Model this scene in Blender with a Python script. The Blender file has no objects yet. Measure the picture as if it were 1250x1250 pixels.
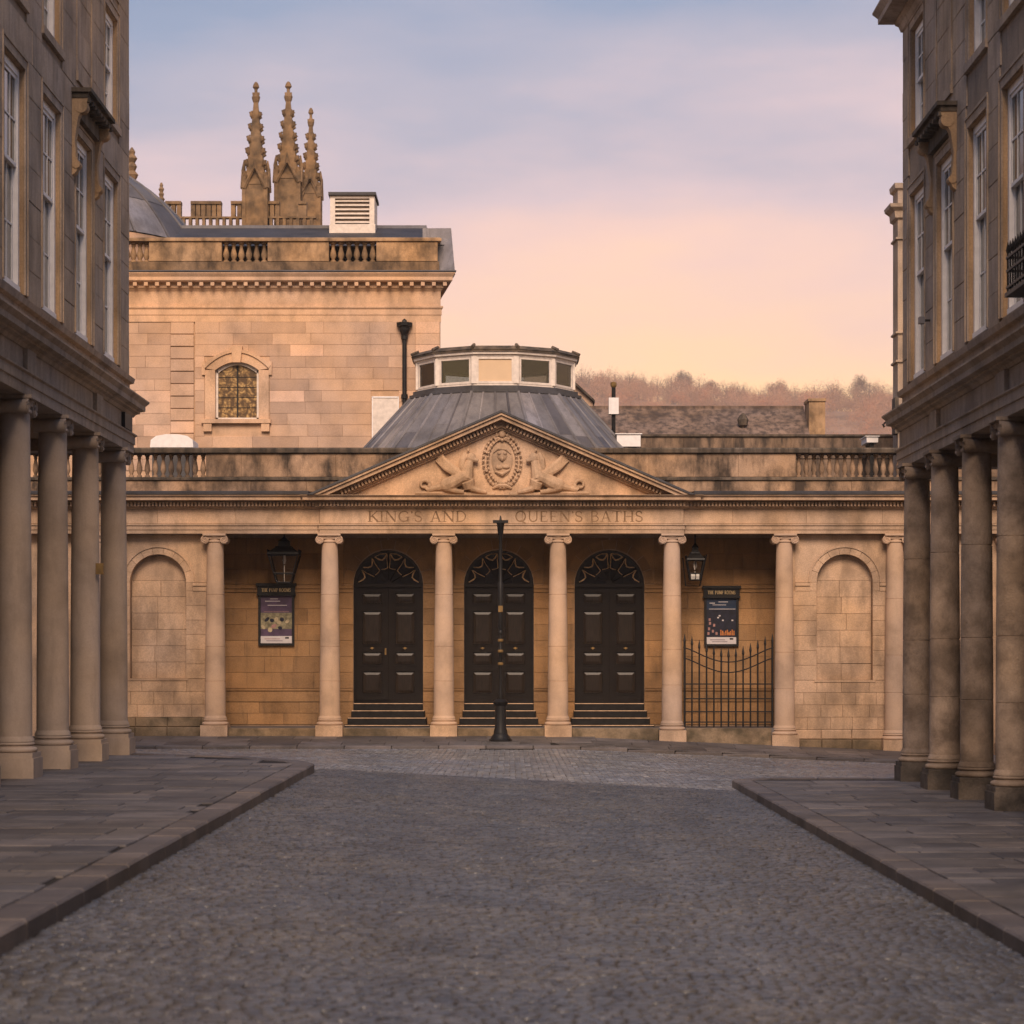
import bpy, math, random
import numpy as np
from mathutils import Vector
random.seed(7); np.random.seed(7)
R = math.radians
sc = bpy.context.scene
col = sc.collection

# ------------------------------------------------------------------ camera
F, U0, V0, EYE = 2900.0, 622.0, 803.0, 1.75          # focal length and vanishing point of the 1250 px photograph
cam = bpy.data.cameras.new('camera'); camo = bpy.data.objects.new('camera', cam); col.objects.link(camo)
camo.location = (0, 0, EYE); camo.rotation_euler = (R(90), 0, 0)
cam.sensor_width = 36; cam.lens = F / 1250 * 36
cam.shift_x = (625 - U0) / 1250; cam.shift_y = (V0 - 625) / 1250
cam.clip_start = .1; cam.clip_end = 6000
cam.dof.use_dof = True; cam.dof.focus_distance = 52; cam.dof.aperture_fstop = 3.2
sc.camera = camo

# ------------------------------------------------------------------ sky, sun, exposure
SUN_EL, SUN_AZ = 37.0, 0.0       # broad sunset glow behind the camera, shining along +Y
world = bpy.data.worlds.new('World'); sc.world = world; world.use_nodes = True
nt = world.node_tree; nt.nodes.clear()
def N(t, typ, **kw):
    n = t.nodes.new(typ)
    for k, v in kw.items(): setattr(n, k, v)
    return n
def ramp(t, stops, fac=None, interp='LINEAR'):
    r = N(t, 'ShaderNodeValToRGB'); e = r.color_ramp.elements; r.color_ramp.interpolation = interp
    while len(e) > 1: e.remove(e[-1])
    e[0].position, e[0].color = stops[0][0], (*stops[0][1], 1)
    for p, c in stops[1:]:
        x = e.new(p); x.color = (*c, 1)
    if fac is not None: t.links.new(fac, r.inputs[0])
    return r
L = nt.links.new
tc = N(nt, 'ShaderNodeTexCoord'); sep = N(nt, 'ShaderNodeSeparateXYZ'); L(tc.outputs['Generated'], sep.inputs[0])
cmap = N(nt, 'ShaderNodeMapping'); cmap.inputs['Scale'].default_value = (3.0, 3.0, 11.0); cmap.inputs['Rotation'].default_value = (0, R(14), 0)
L(tc.outputs['Generated'], cmap.inputs[0])
cn = N(nt, 'ShaderNodeTexNoise'); cn.inputs['Scale'].default_value = 1.6; cn.inputs['Detail'].default_value = 5; cn.inputs['Roughness'].default_value = .5
L(cmap.outputs[0], cn.inputs['Vector'])
wob = N(nt, 'ShaderNodeMath', operation='MULTIPLY_ADD'); L(cn.outputs['Fac'], wob.inputs[0]); wob.inputs[1].default_value = .15; wob.inputs[2].default_value = -.075
zz = N(nt, 'ShaderNodeMath', operation='ADD'); L(sep.outputs['Z'], zz.inputs[0]); L(wob.outputs[0], zz.inputs[1])
mr = N(nt, 'ShaderNodeMapRange'); L(zz.outputs[0], mr.inputs[0]); mr.inputs[1].default_value = 0; mr.inputs[2].default_value = .5
SKY = [(0, (1.15, .70, .32)), (.19, (1.36, .88, .40)), (.255, (1.30, .82, .48)), (.335, (1.06, .70, .60)), (.40, (.77, .60, .65)),
       (.46, (.47, .47, .60)), (.53, (.27, .37, .56)), (.65, (.20, .31, .51)), (1, (.15, .24, .42))]
sr = ramp(nt, SKY, mr.outputs[0], 'LINEAR')
nish = N(nt, 'ShaderNodeTexSky', sky_type='NISHITA', sun_disc=False, sun_elevation=R(SUN_EL), sun_rotation=R(180 + SUN_AZ))
nish.air_density = 1.5; nish.dust_density = 2.5
b1 = N(nt, 'ShaderNodeBackground'); L(sr.outputs[0], b1.inputs[0]); b1.inputs[1].default_value = 1.0
b2 = N(nt, 'ShaderNodeBackground'); L(nish.outputs[0], b2.inputs[0]); b2.inputs[1].default_value = .008
ad = N(nt, 'ShaderNodeAddShader'); L(b1.outputs[0], ad.inputs[0]); L(b2.outputs[0], ad.inputs[1])
wo = N(nt, 'ShaderNodeOutputWorld'); L(ad.outputs[0], wo.inputs[0])

sun = bpy.data.lights.new('sun', 'SUN'); suno = bpy.data.objects.new('sun', sun); col.objects.link(suno)
sun.energy = 4.2; sun.angle = R(30); sun.color = (1.0, .76, .57)
suno.rotation_euler = (R(90 - SUN_EL), 0, R(SUN_AZ)); suno.location = (0, -60, 40)
vs = sc.view_settings
vs.view_transform = 'Standard'; vs.look = 'None'; vs.exposure = 0.0; vs.gamma = 1.0; vs.use_curve_mapping = False
sc.cycles.use_denoising = True
sc.cycles.max_bounces = 6; sc.cycles.diffuse_bounces = 2; sc.cycles.volume_bounces = 0
sc.cycles.sample_clamp_indirect = 5

# ------------------------------------------------------------------ materials
def mat(name):
    m = bpy.data.materials.new(name); m.use_nodes = True; t = m.node_tree
    return m, t, t.nodes['Principled BSDF']
def mixc(t, fac, a, b, blend='MIX'):
    n = N(t, 'ShaderNodeMix', data_type='RGBA', blend_type=blend)
    for s, v in ((0, fac), (6, a), (7, b)):
        if isinstance(v, (int, float)): n.inputs[s].default_value = v
        elif isinstance(v, tuple): n.inputs[s].default_value = (*v, 1)
        else: t.links.new(v, n.inputs[s])
    return n.outputs[2]
def wnoise(t, scale, detail=4, sxyz=None, rough=.55):
    g = N(t, 'ShaderNodeNewGeometry'); v = g.outputs['Position']
    if sxyz:
        mp = N(t, 'ShaderNodeMapping'); mp.inputs['Scale'].default_value = sxyz; t.links.new(v, mp.inputs[0]); v = mp.outputs[0]
    n = N(t, 'ShaderNodeTexNoise'); n.inputs['Scale'].default_value = scale; n.inputs['Detail'].default_value = detail; n.inputs['Roughness'].default_value = rough
    t.links.new(v, n.inputs['Vector']); return n.outputs['Fac']
def g3(v): return (v, v, v)
def stone(name, c, rnd=.18, blotch=.35, stain=.25, stain_c=(.05, .04, .03), lo=.52, hi=.72, bump=.25, rough=.9, island=False, streak=True, fine=.2, pale=None):
    m, t, b = mat(name)
    n1 = wnoise(t, 1.3, 5); n2 = wnoise(t, 38, 3); n3 = wnoise(t, 1.0, 6, streak if isinstance(streak, tuple) else (5, 5, .9) if streak else (2.2, 2.2, 2.2), .62); n4 = wnoise(t, .45, 3)
    base = mixc(t, 1.0, c, ramp(t, [(.3, g3(1 - blotch)), (.5, g3(1)), (.72, g3(1 + blotch * .55))], n1).outputs[0], 'MULTIPLY')
    base = mixc(t, 1.0, base, ramp(t, [(.35, (.92, .95, 1.02)), (.65, (1.06, 1.0, .90))], n4).outputs[0], 'MULTIPLY')
    base = mixc(t, 1.0, base, ramp(t, [(.25, g3(1 - fine)), (.75, g3(1 + fine))], n2).outputs[0], 'MULTIPLY')
    if island: src = N(t, 'ShaderNodeNewGeometry').outputs['Random Per Island']
    else: src = N(t, 'ShaderNodeObjectInfo').outputs['Random']
    hi_c = pale or (1 + rnd, 1 + rnd * .9, 1 + rnd * .85)
    rr = ramp(t, [(0, (1 - rnd * 1.3, 1 - rnd * 1.3, 1 - rnd * 1.2)), (.3, g3(1 - rnd * .4)), (.7, g3(1.0)), (.82, g3(1 + rnd * .5)), (1, hi_c)], src)
    base = mixc(t, 1.0, base, rr.outputs[0], 'MULTIPLY')
    sf = ramp(t, [(lo, g3(0)), (hi, g3(stain))], n3).outputs[0]
    base = mixc(t, sf, base, stain_c)
    t.links.new(base, b.inputs['Base Color']); b.inputs['Roughness'].default_value = rough; b.inputs['Specular IOR Level'].default_value = .25
    bp = N(t, 'ShaderNodeBump'); bp.inputs['Strength'].default_value = bump; bp.inputs['Distance'].default_value = .02
    mm = N(t, 'ShaderNodeMath', operation='ADD'); t.links.new(n1, mm.inputs[0]); t.links.new(n2, mm.inputs[1])
    t.links.new(mm.outputs[0], bp.inputs['Height']); t.links.new(bp.outputs[0], b.inputs['Normal'])
    return m
def plain(name, c, rough=.6, metal=0, spec=.5, var=.2, scale=8, bump=0, sxyz=None):
    m, t, b = mat(name)
    n = wnoise(t, scale, 4, sxyz)
    t.links.new(mixc(t, 1.0, c, ramp(t, [(.3, g3(1 - var)), (.7, g3(1 + var))], n).outputs[0], 'MULTIPLY'), b.inputs['Base Color'])
    b.inputs['Roughness'].default_value = rough; b.inputs['Metallic'].default_value = metal; b.inputs['Specular IOR Level'].default_value = spec
    if bump:
        bp = N(t, 'ShaderNodeBump'); bp.inputs['Strength'].default_value = bump; bp.inputs['Distance'].default_value = .01
        t.links.new(n, bp.inputs['Height']); t.links.new(bp.outputs[0], b.inputs['Normal'])
    return m
M = {}
M['stone'] = stone('bath_stone', (.52, .355, .235), rnd=.10, blotch=.36, stain=.6, stain_c=(.12, .085, .055), lo=.46, hi=.76, streak=(3.0, 3.0, 1.0))
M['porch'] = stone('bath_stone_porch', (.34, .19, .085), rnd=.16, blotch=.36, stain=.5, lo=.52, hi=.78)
M['column'] = stone('bath_stone_column', (.54, .38, .27), rnd=.05, fine=.07, bump=.12, blotch=.26, stain=.2, lo=.55, hi=.8)
M['joint'] = stone('bath_stone_joint', (.44, .30, .195), rnd=0, blotch=.3, stain=.3)
M['parapet'] = stone('weathered_parapet_stone', (.37, .245, .16), rnd=.16, blotch=.6, stain=.95, stain_c=(.045, .034, .027), lo=.42, hi=.66, streak=(2.6, 2.6, 1.1))
M['coping'] = stone('sooty_coping_and_shade_stone', (.13, .10, .075), rnd=.1, blotch=.5, stain=.8, stain_c=(.03, .026, .022), lo=.4, hi=.62)
M['plinth'] = stone('mossy_plinth_stone', (.24, .17, .105), rnd=.15, blotch=.5, stain=.8, stain_c=(.055, .046, .028), lo=.42, hi=.65, streak=False)
M['pump'] = stone('pump_room_stone', (.56, .375, .26), rnd=.17, blotch=.2, stain=.2, lo=.56, hi=.8, pale=(1.30, 1.27, 1.28))
M['pumptrim'] = stone('pump_room_trim_stone', (.57, .375, .245), rnd=.08, blotch=.3, stain=.5, stain_c=(.16, .11, .07), lo=.48, hi=.8, streak=(2.5, 2.5, 1.0))
M['pumpdirty'] = stone('pump_room_parapet_stone', (.40, .25, .135), rnd=.12, blotch=.5, stain=.85, stain_c=(.06, .042, .028), lo=.44, hi=.70, streak=(2.4, 2.4, 1.3))
M['pumpdark'] = stone('sooty_parapet_plinth', (.24, .155, .09), rnd=.1, blotch=.5, stain=.9, stain_c=(.05, .036, .026), lo=.40, hi=.64, streak=(2.4, 2.4, 1.3))
M['rear'] = stone('rear_block_stone', (.24, .165, .115), rnd=.15, blotch=.55, stain=.95, stain_c=(.05, .04, .034), lo=.40, hi=.62, streak=(3.2, 3.2, .9))
M['abbey'] = stone('abbey_stone', (.26, .165, .09), rnd=.15, blotch=.5, stain=.7, lo=.42, hi=.68, streak=False)
M['side'] = stone('terrace_stone', (.40, .305, .23), rnd=.08, blotch=.35, stain=.5, stain_c=(.08, .06, .048), lo=.46, hi=.75)
M['sidejoint'] = stone('terrace_stone_joint', (.28, .212, .16), rnd=0, blotch=.3, stain=.4)
M['reveal'] = stone('terrace_reveal_stone', (.40, .265, .155), rnd=.1, blotch=.3, stain=.4)
M['sidecol'] = stone('colonnade_stone', (.43, .335, .265), rnd=.07, fine=.06, bump=.1, blotch=.26, stain=.4, stain_c=(.14, .105, .08), lo=.5, hi=.8)
M['sidecolr'] = stone('worn_colonnade_stone', (.40, .30, .225), rnd=.10, fine=.12, blotch=.5, stain=.75, stain_c=(.12, .085, .06), lo=.42, hi=.66, streak=False, bump=.6)
M['wetplinth'] = stone('damp_plinth_stone', (.13, .105, .085), rnd=.2, blotch=.5, stain=.8, stain_c=(.035, .03, .026), lo=.42, hi=.62, streak=False, bump=.7)
M['slab'] = stone('pennant_slab', (.125, .11, .106), rnd=.32, blotch=.4, stain=.55, stain_c=(.035, .03, .03), lo=.48, hi=.7, rough=.62, streak=False, bump=.3)
M['kerb'] = stone('kerb_stone', (.13, .108, .10), rnd=.25, blotch=.4, stain=.5, stain_c=(.04, .034, .033), lo=.48, hi=.7, rough=.65, streak=False, bump=.3)
M['sett'] = stone('sett_stone', (.096, .093, .096), rnd=.34, blotch=.3, stain=.5, stain_c=(.052, .047, .047), lo=.44, hi=.70, rough=.32, island=True, streak=(1.5, .16, 1.0), bump=.3)
M['setto'] = stone('sett_stone_single', (.096, .093, .096), rnd=.34, blotch=.3, stain=.5, stain_c=(.052, .047, .047), lo=.44, hi=.70, rough=.32, streak=(1.5, .16, 1.0), bump=.35)
for k in ('sett', 'setto', 'slab', 'kerb'): M[k].node_tree.nodes['Principled BSDF'].inputs['Specular IOR Level'].default_value = .5
M['bed'] = stone('paving_joint', (.022, .018, .017), rnd=0, blotch=.4, stain=.3, streak=False)
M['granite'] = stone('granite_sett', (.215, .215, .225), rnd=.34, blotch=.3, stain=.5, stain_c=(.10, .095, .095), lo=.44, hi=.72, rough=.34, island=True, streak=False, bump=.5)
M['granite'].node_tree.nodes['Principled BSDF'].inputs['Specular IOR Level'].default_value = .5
M['grit'] = stone('joint_grit', (.062, .056, .055), rnd=0, blotch=.4, stain=.3, streak=False)
M['lead'] = stone('grey_lead_sheet', (.18, .17, .18), rnd=.42, blotch=.35, stain=.5, stain_c=(.07, .065, .07), lo=.46, hi=.7, rough=.5, bump=.2)
M['leadk'] = stone('dark_lead', (.07, .068, .075), rnd=.1, blotch=.4, stain=.4, rough=.55)
M['slate'] = stone('dark_slate', (.055, .052, .058), rnd=.15, blotch=.4, stain=.3, rough=.6, bump=.4)
M['stoneslate'] = stone('stone_slate_roof', (.19, .135, .105), rnd=.15, blotch=.6, stain=.85, stain_c=(.06, .046, .04), lo=.42, hi=.62, bump=.6)
M['iron'] = plain('black_iron', (.009, .008, .008), .5, 0, .3, .4)
M['wood'] = plain('black_brown_door', (.009, .0055, .0035), .24, 0, .45, .55, 3, .08, (9, 9, 1.2))
M['panel'] = plain('lighter_door_panel', (.018, .0115, .0078), .34, 0, .28, .6, 4, .08, (10, 10, 1.0))  # panels lighter and browner than the door leaf
M['stepk'] = plain('black_step', (.012, .010, .009), .6, 0, .2, .4)
M['nosing'] = plain('pale_step_edge', (.58, .39, .25), .6, 0, .4, .3)  # pale strip along each step edge
M['white'] = plain('white_paint', (.80, .75, .72), .5, 0, .4, .08)
M['offwhite'] = plain('weathered_white', (.70, .60, .52), .6, 0, .4, .15)
M['glass'] = plain('dark_window_glass', (.012, .013, .016), .06, 0, .6, .1)
M['brass'] = plain('gilt_bars', (.62, .38, .19), .35, 0, .5, .5, 14)
M['metal'] = plain('brass_fitting', (.20, .12, .04), .6, .3, .4, .3)
M['blind'] = plain('cream_blind', (.66, .47, .30), .7, 0, .3, .05, 2)
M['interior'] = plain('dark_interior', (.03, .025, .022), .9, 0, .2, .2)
M['hill'] = plain('hillside_ground', (.34, .195, .125), .95, 0, .2, .4, .02)
M['wood_far'] = plain('bare_twigs', (.37, .20, .125), .9, 0, .2, .55, .045)
M['russet'] = plain('russet_twigs', (.46, .19, .10), .9, 0, .2, .4, .08)
M['trunk'] = plain('grey_bark', (.17, .115, .09), .9, 0, .2, .3)
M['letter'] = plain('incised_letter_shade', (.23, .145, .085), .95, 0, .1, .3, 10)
M['goldletter'] = plain('gilt_letter', (.50, .36, .18), .5, 0, .4, .2)
M['p_violet'] = plain('print_violet', (.075, .045, .085), .4, 0, .4, .35, 5)
M['p_blue'] = plain('print_blue', (.012, .028, .065), .4, 0, .4, .3, 5)
M['p_navy'] = plain('print_navy', (.010, .010, .022), .4, 0, .4, .5, 9)
M['p_white'] = plain('print_white', (.55, .50, .50), .5, 0, .4, .06)
M['p_olive'] = plain('print_olive', (.20, .17, .10), .5, 0, .4, .5, 14)
M['p_sand'] = plain('print_sand', (.42, .33, .20), .5, 0, .4, .3, 12)
M['p_orange'] = plain('print_orange', (.42, .14, .03), .5, 0, .4, .5, 20)
M['p_pink'] = plain('print_rose', (.33, .17, .15), .5, 0, .4, .3, 16)
# clear lantern glass
m, t, b = mat('clear_glass'); M['clear'] = m
tr = N(t, 'ShaderNodeBsdfTransparent'); tr.inputs[0].default_value = (.66, .70, .74, 1)
gl = N(t, 'ShaderNodeBsdfGlossy'); gl.inputs['Roughness'].default_value = .03
fr = N(t, 'ShaderNodeFresnel'); fr.inputs[0].default_value = 1.6
ms = N(t, 'ShaderNodeMixShader'); t.links.new(fr.outputs[0], ms.inputs[0]); t.links.new(tr.outputs[0], ms.inputs[1]); t.links.new(gl.outputs[0], ms.inputs[2])
t.links.new(ms.outputs[0], t.nodes['Material Output'].inputs[0])
M['lampglass'] = M['clear'].copy(); M['lampglass'].name = 'lamp_glass'
for n_ in M['lampglass'].node_tree.nodes:
    if n_.type == 'BSDF_TRANSPARENT': n_.inputs[0].default_value = (.90, .90, .88, 1)
    if n_.type == 'FRESNEL': n_.inputs[0].default_value = 1.35
# hall window glass: golden branch reflections painted into the colour
m, t, b = mat('amber_reflection_glass'); M['amber'] = m
g = N(t, 'ShaderNodeNewGeometry'); vo = N(t, 'ShaderNodeTexVoronoi', feature='F1'); vo.inputs['Scale'].default_value = 12
nz = N(t, 'ShaderNodeTexNoise'); nz.inputs['Scale'].default_value = 3.5; nz.inputs['Detail'].default_value = 4
t.links.new(g.outputs['Position'], nz.inputs['Vector']); t.links.new(mixc(t, .35, g.outputs['Position'], nz.outputs['Color']), vo.inputs['Vector'])
t.links.new(ramp(t, [(.15, (.50, .32, .13)), (.45, (.24, .145, .06)), (.70, (.10, .06, .03))], vo.outputs['Distance']).outputs[0], b.inputs['Base Color'])
b.inputs['Roughness'].default_value = .35; b.inputs['Specular IOR Level'].default_value = .25

# ------------------------------------------------------------------ object helpers
WP = {}
def wp(o): return WP.get(o.name, Vector((0, 0, 0))) if o else Vector((0, 0, 0))
def link(o, parent, loc):
    col.objects.link(o); loc = Vector(loc); WP[o.name] = loc
    if parent: o.parent = parent; o.location = loc - wp(parent)
    else: o.location = loc
    return o
def tag(o, label=None, cat=None, group=None, kind=None):
    for k, v in (('label', label), ('category', cat), ('group', group), ('kind', kind)):
        if v: o[k] = v
    return o
def root(name, label, cat, loc, group=None):
    return tag(link(bpy.data.objects.new(name, None), None, loc), label, cat, group)
def mesh_data(name, vs_, fs, m, smooth=False):
    me = bpy.data.meshes.new(name); me.from_pydata(vs_, [], fs)
    me.materials.append(M[m]); 
    if smooth: me.polygons.foreach_set('use_smooth', [True] * len(me.polygons))
    me.update(); return me
class MB:
    def __init__(s): s.v = []; s.f = []
    def add(s, v, f):
        k = len(s.v); s.v += [tuple(p) for p in v]; s.f += [tuple(i + k for i in q) for q in f]; return s
    def box(s, x0, x1, y0, y1, z0, z1):
        if x0 > x1: x0, x1 = x1, x0
        if y0 > y1: y0, y1 = y1, y0
        return s.add([(x0, y0, z0), (x1, y0, z0), (x1, y1, z0), (x0, y1, z0), (x0, y0, z1), (x1, y0, z1), (x1, y1, z1), (x0, y1, z1)],
                     [(3, 2, 1, 0), (4, 5, 6, 7), (0, 1, 5, 4), (1, 2, 6, 5), (2, 3, 7, 6), (3, 0, 4, 7)])
    def lathe(s, cx, cy, prof, n=20, a0=0, sy=1):
        v = []; f = []
        for r, z in prof:
            for i in range(n):
                a = a0 + 2 * math.pi * i / n; v.append((cx + r * math.cos(a), cy + sy * r * math.sin(a), z))
        for j in range(len(prof) - 1):
            for i in range(n):
                k = (i + 1) % n; f.append((j * n + i, j * n + k, (j + 1) * n + k, (j + 1) * n + i))
        f.append(tuple(range(n))[::-1]); f.append(tuple((len(prof) - 1) * n + i for i in range(n)))
        return s.add(v, f)
    def tube(s, pts, rad, n=6, cap=True):
        pts = [Vector(p) for p in pts]; v = []; f = []
        if not hasattr(rad, '__len__'): rad = [rad] * len(pts)
        for i, p in enumerate(pts):
            d = (pts[min(i + 1, len(pts) - 1)] - pts[max(i - 1, 0)]).normalized()
            up = Vector((0, 0, 1)) if abs(d.z) < .9 else Vector((0, 1, 0))
            a = d.cross(up).normalized(); b_ = d.cross(a)
            for k in range(n):
                t_ = 2 * math.pi * k / n; v.append(p + (a * math.cos(t_) + b_ * math.sin(t_)) * rad[i])
        for i in range(len(pts) - 1):
            for k in range(n):
                q = (k + 1) % n; f.append((i * n + k, i * n + q, (i + 1) * n + q, (i + 1) * n + k))
        if cap: f += [tuple(range(n))[::-1], tuple((len(pts) - 1) * n + k for k in range(n))]
        return s.add(v, f)
    def prism_y(s, poly, y0, y1):         # polygon in XZ extruded along Y
        n = len(poly); v = [(x, y0, z) for x, z in poly] + [(x, y1, z) for x, z in poly]
        return s.add(v, [tuple(range(n)), tuple(range(2 * n - 1, n - 1, -1))] + [((i + 1) % n, i, n + i, n + (i + 1) % n) for i in range(n)])
    def prism_x(s, poly, x0, x1):         # polygon in YZ extruded along X
        n = len(poly); v = [(x0, y, z) for y, z in poly] + [(x1, y, z) for y, z in poly]
        return s.add(v, [tuple(range(n)), tuple(range(2 * n - 1, n - 1, -1))] + [((i + 1) % n, i, n + i, n + (i + 1) % n) for i in range(n)])
    def prism_z(s, poly, z0, z1):
        n = len(poly); v = [(x, y, z0) for x, y in poly] + [(x, y, z1) for x, y in poly]
        return s.add(v, [tuple(range(n - 1, -1, -1)), tuple(range(n, 2 * n))] + [(i, (i + 1) % n, n + (i + 1) % n, n + i) for i in range(n)])
    def sweep(s, path, prof):             # closed profile (outward offset, z) along an XY path; outward = right of travel
        P = [Vector(p) for p in path]; n = len(prof); v = []; f = []
        for i, p in enumerate(P):
            d0 = (P[i] - P[i - 1]).normalized() if i else (P[1] - P[0]).normalized()
            d1 = (P[i + 1] - P[i]).normalized() if i < len(P) - 1 else d0
            n0 = Vector((d0.y, -d0.x)); n1 = Vector((d1.y, -d1.x)); mm = (n0 + n1); mm = mm / max(mm.length_squared / 2, 1e-6)
            for o, z in prof: v.append((p.x + mm.x * o, p.y + mm.y * o, z))
        for i in range(len(P) - 1):
            for k in range(n):
                q = (k + 1) % n; f.append((i * n + k, i * n + q, (i + 1) * n + q, (i + 1) * n + k))
        f += [tuple(range(n))[::-1], tuple((len(P) - 1) * n + k for k in range(n))]
        return s.add(v, f)
    def arch_plate(s, x0, x1, z0, z1, cx, zs, r, y0, y1, n=16):   # plate in XZ with a round-headed opening from its foot
        arc = [(cx - r * math.cos(math.pi * i / n), zs + r * math.sin(math.pi * i / n)) for i in range(n + 1)]
        top = [(x0 + (x1 - x0) * i / n, z1) for i in range(n + 1)]
        for ya, yb, fl in ((y0, y1, 0),):
            for i in range(n):
                a, b_, c, d = arc[i], arc[i + 1], top[i + 1], top[i]
                s.prism_y([a, b_, c, d], ya, yb)
            s.prism_y([(x0, zs), arc[0], top[0]], ya, yb); s.prism_y([arc[-1], (x1, zs), top[-1]], ya, yb)
        if zs > z0:
            s.box(x0, cx - r, y0, y1, z0, zs); s.box(cx + r, x1, y0, y1, z0, zs)
        return s
    def ring(s, cx, zs, r0, r1, y0, y1, a0=0, a1=180, n=20):      # arch band in XZ
        for i in range(n):
            t0, t1 = R(a0 + (a1 - a0) * i / n), R(a0 + (a1 - a0) * (i + 1) / n)
            s.prism_y([(cx + r0 * math.cos(t0), zs + r0 * math.sin(t0)), (cx + r0 * math.cos(t1), zs + r0 * math.sin(t1)),
                       (cx + r1 * math.cos(t1), zs + r1 * math.sin(t1)), (cx + r1 * math.cos(t0), zs + r1 * math.sin(t0))], y0, y1)
        return s
    def build(s, name, m, parent=None, smooth=False, origin=None, sharp=None):
        if origin is None:
            a = np.array(s.v); lo, hi = a.min(0), a.max(0); origin = ((lo[0] + hi[0]) / 2, (lo[1] + hi[1]) / 2, lo[2])
        o3 = origin
        me = mesh_data(name, [(x - o3[0], y - o3[1], z - o3[2]) for x, y, z in s.v], s.f, m, smooth)
        if smooth: me.set_sharp_from_angle(angle=R(sharp or 40))
        return link(bpy.data.objects.new(name, me), parent, o3)
def BX(name, m, parent, *a): return MB().box(*a).build(name, m, parent)
# one face-chamfered stone, local frame: u along wall, n outward, z up; shared between alike sizes
BLK = {}
def block(name, m, parent, frame, u0, u1, z0, z1, d0, d1, b=.005):
    """frame=(origin_xy, u_dir, n_dir); the stone fills depth d0..d1 along n; chamfer on the outer face"""
    (ox, oy), (ux, uy), (nx, ny) = frame
    key = (m, round(u1 - u0, 2), round(z1 - z0, 2), round(d1 - d0, 3), ux, uy, nx, ny, b)
    if key not in BLK:
        w, h, d = (u1 - u0) / 2, z1 - z0, d1 - d0
        loc = [(-w, 0, 0), (w, 0, 0), (w, 0, h), (-w, 0, h), (-w, d - b, 0), (w, d - b, 0), (w, d - b, h), (-w, d - b, h),
               (-w + b, d, b), (w - b, d, b), (w - b, d, h - b), (-w + b, d, h - b)]
        v = [(p * ux + q * nx, p * uy + q * ny, r) for p, q, r in loc]
        f = [(0, 1, 2, 3), (8, 9, 10, 11)]
        for i in range(4):
            j = (i + 1) % 4; f += [(i, j, 4 + j, 4 + i), (4 + i, 4 + j, 8 + j, 8 + i)]
        BLK[key] = mesh_data(name, v, f, m)
    uc = (u0 + u1) / 2
    return link(bpy.data.objects.new(name, BLK[key]), parent, (ox + ux * uc + nx * d0, oy + uy * uc + ny * d0, z0))
def ashlar(parent, m, frame, u0, u1, z0, z1, ch, bl, openings=(), depth=.03, gap=.006, d0=0.0, name='stone_block', jit=.3, proud=.006, circ=None):
    """courses of separate stones; openings = (u0,u1,z0,z1) rectangles left free"""
    nc = max(1, round((z1 - z0) / ch)); h = (z1 - z0) / nc
    for c in range(nc):
        a, b_ = z0 + c * h, z0 + (c + 1) * h
        spans = [(u0, u1)]
        for (p, q, r, s_) in openings:
            if r < b_ - .02 and s_ > a + .02:
                nx_ = []
                for (x, y) in spans:
                    if q <= x or p >= y: nx_.append((x, y)); continue
                    if p > x: nx_.append((x, p))
                    if q < y: nx_.append((q, y))
                spans = nx_
        for (x, y) in spans:
            if y - x < .03: continue
            k = max(1, round((y - x) / bl)); w = (y - x) / k
            cuts = [x] + [x + w * (i + ((.25 if c % 2 else -.25) if k > 2 else 0) + random.uniform(-jit, jit) * .6) for i in range(1, k)] + [y]
            cuts = sorted(cuts)
            for i in range(len(cuts) - 1):
                if cuts[i + 1] - cuts[i] > .03:
                    block(name, m, parent, frame, cuts[i] + gap / 2, cuts[i + 1] - gap / 2, a + gap / 2, b_ - gap / 2, d0, d0 + depth + random.choice((0, 0, proud * .5, proud)))
def wall_cells(mb, us, zs, openings, put):
    """fill the grid cells not inside an opening"""
    us = sorted(set(us + [u for o in openings for u in o[:2] if us[0] < u < us[-1]])); zs = sorted(set(zs + [z for o in openings for z in o[2:] if zs[0] < z < zs[-1]]))
    for i in range(len(us) - 1):
        for j in range(len(zs) - 1):
            cu, cz = (us[i] + us[i + 1]) / 2, (zs[j] + zs[j + 1]) / 2
            if not any(o[0] < cu < o[1] and o[2] < cz < o[3] for o in openings): put(mb, us[i], us[i + 1], zs[j], zs[j + 1])
FRONT = lambda y: ((0, y), (1, 0), (0, -1))

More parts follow.
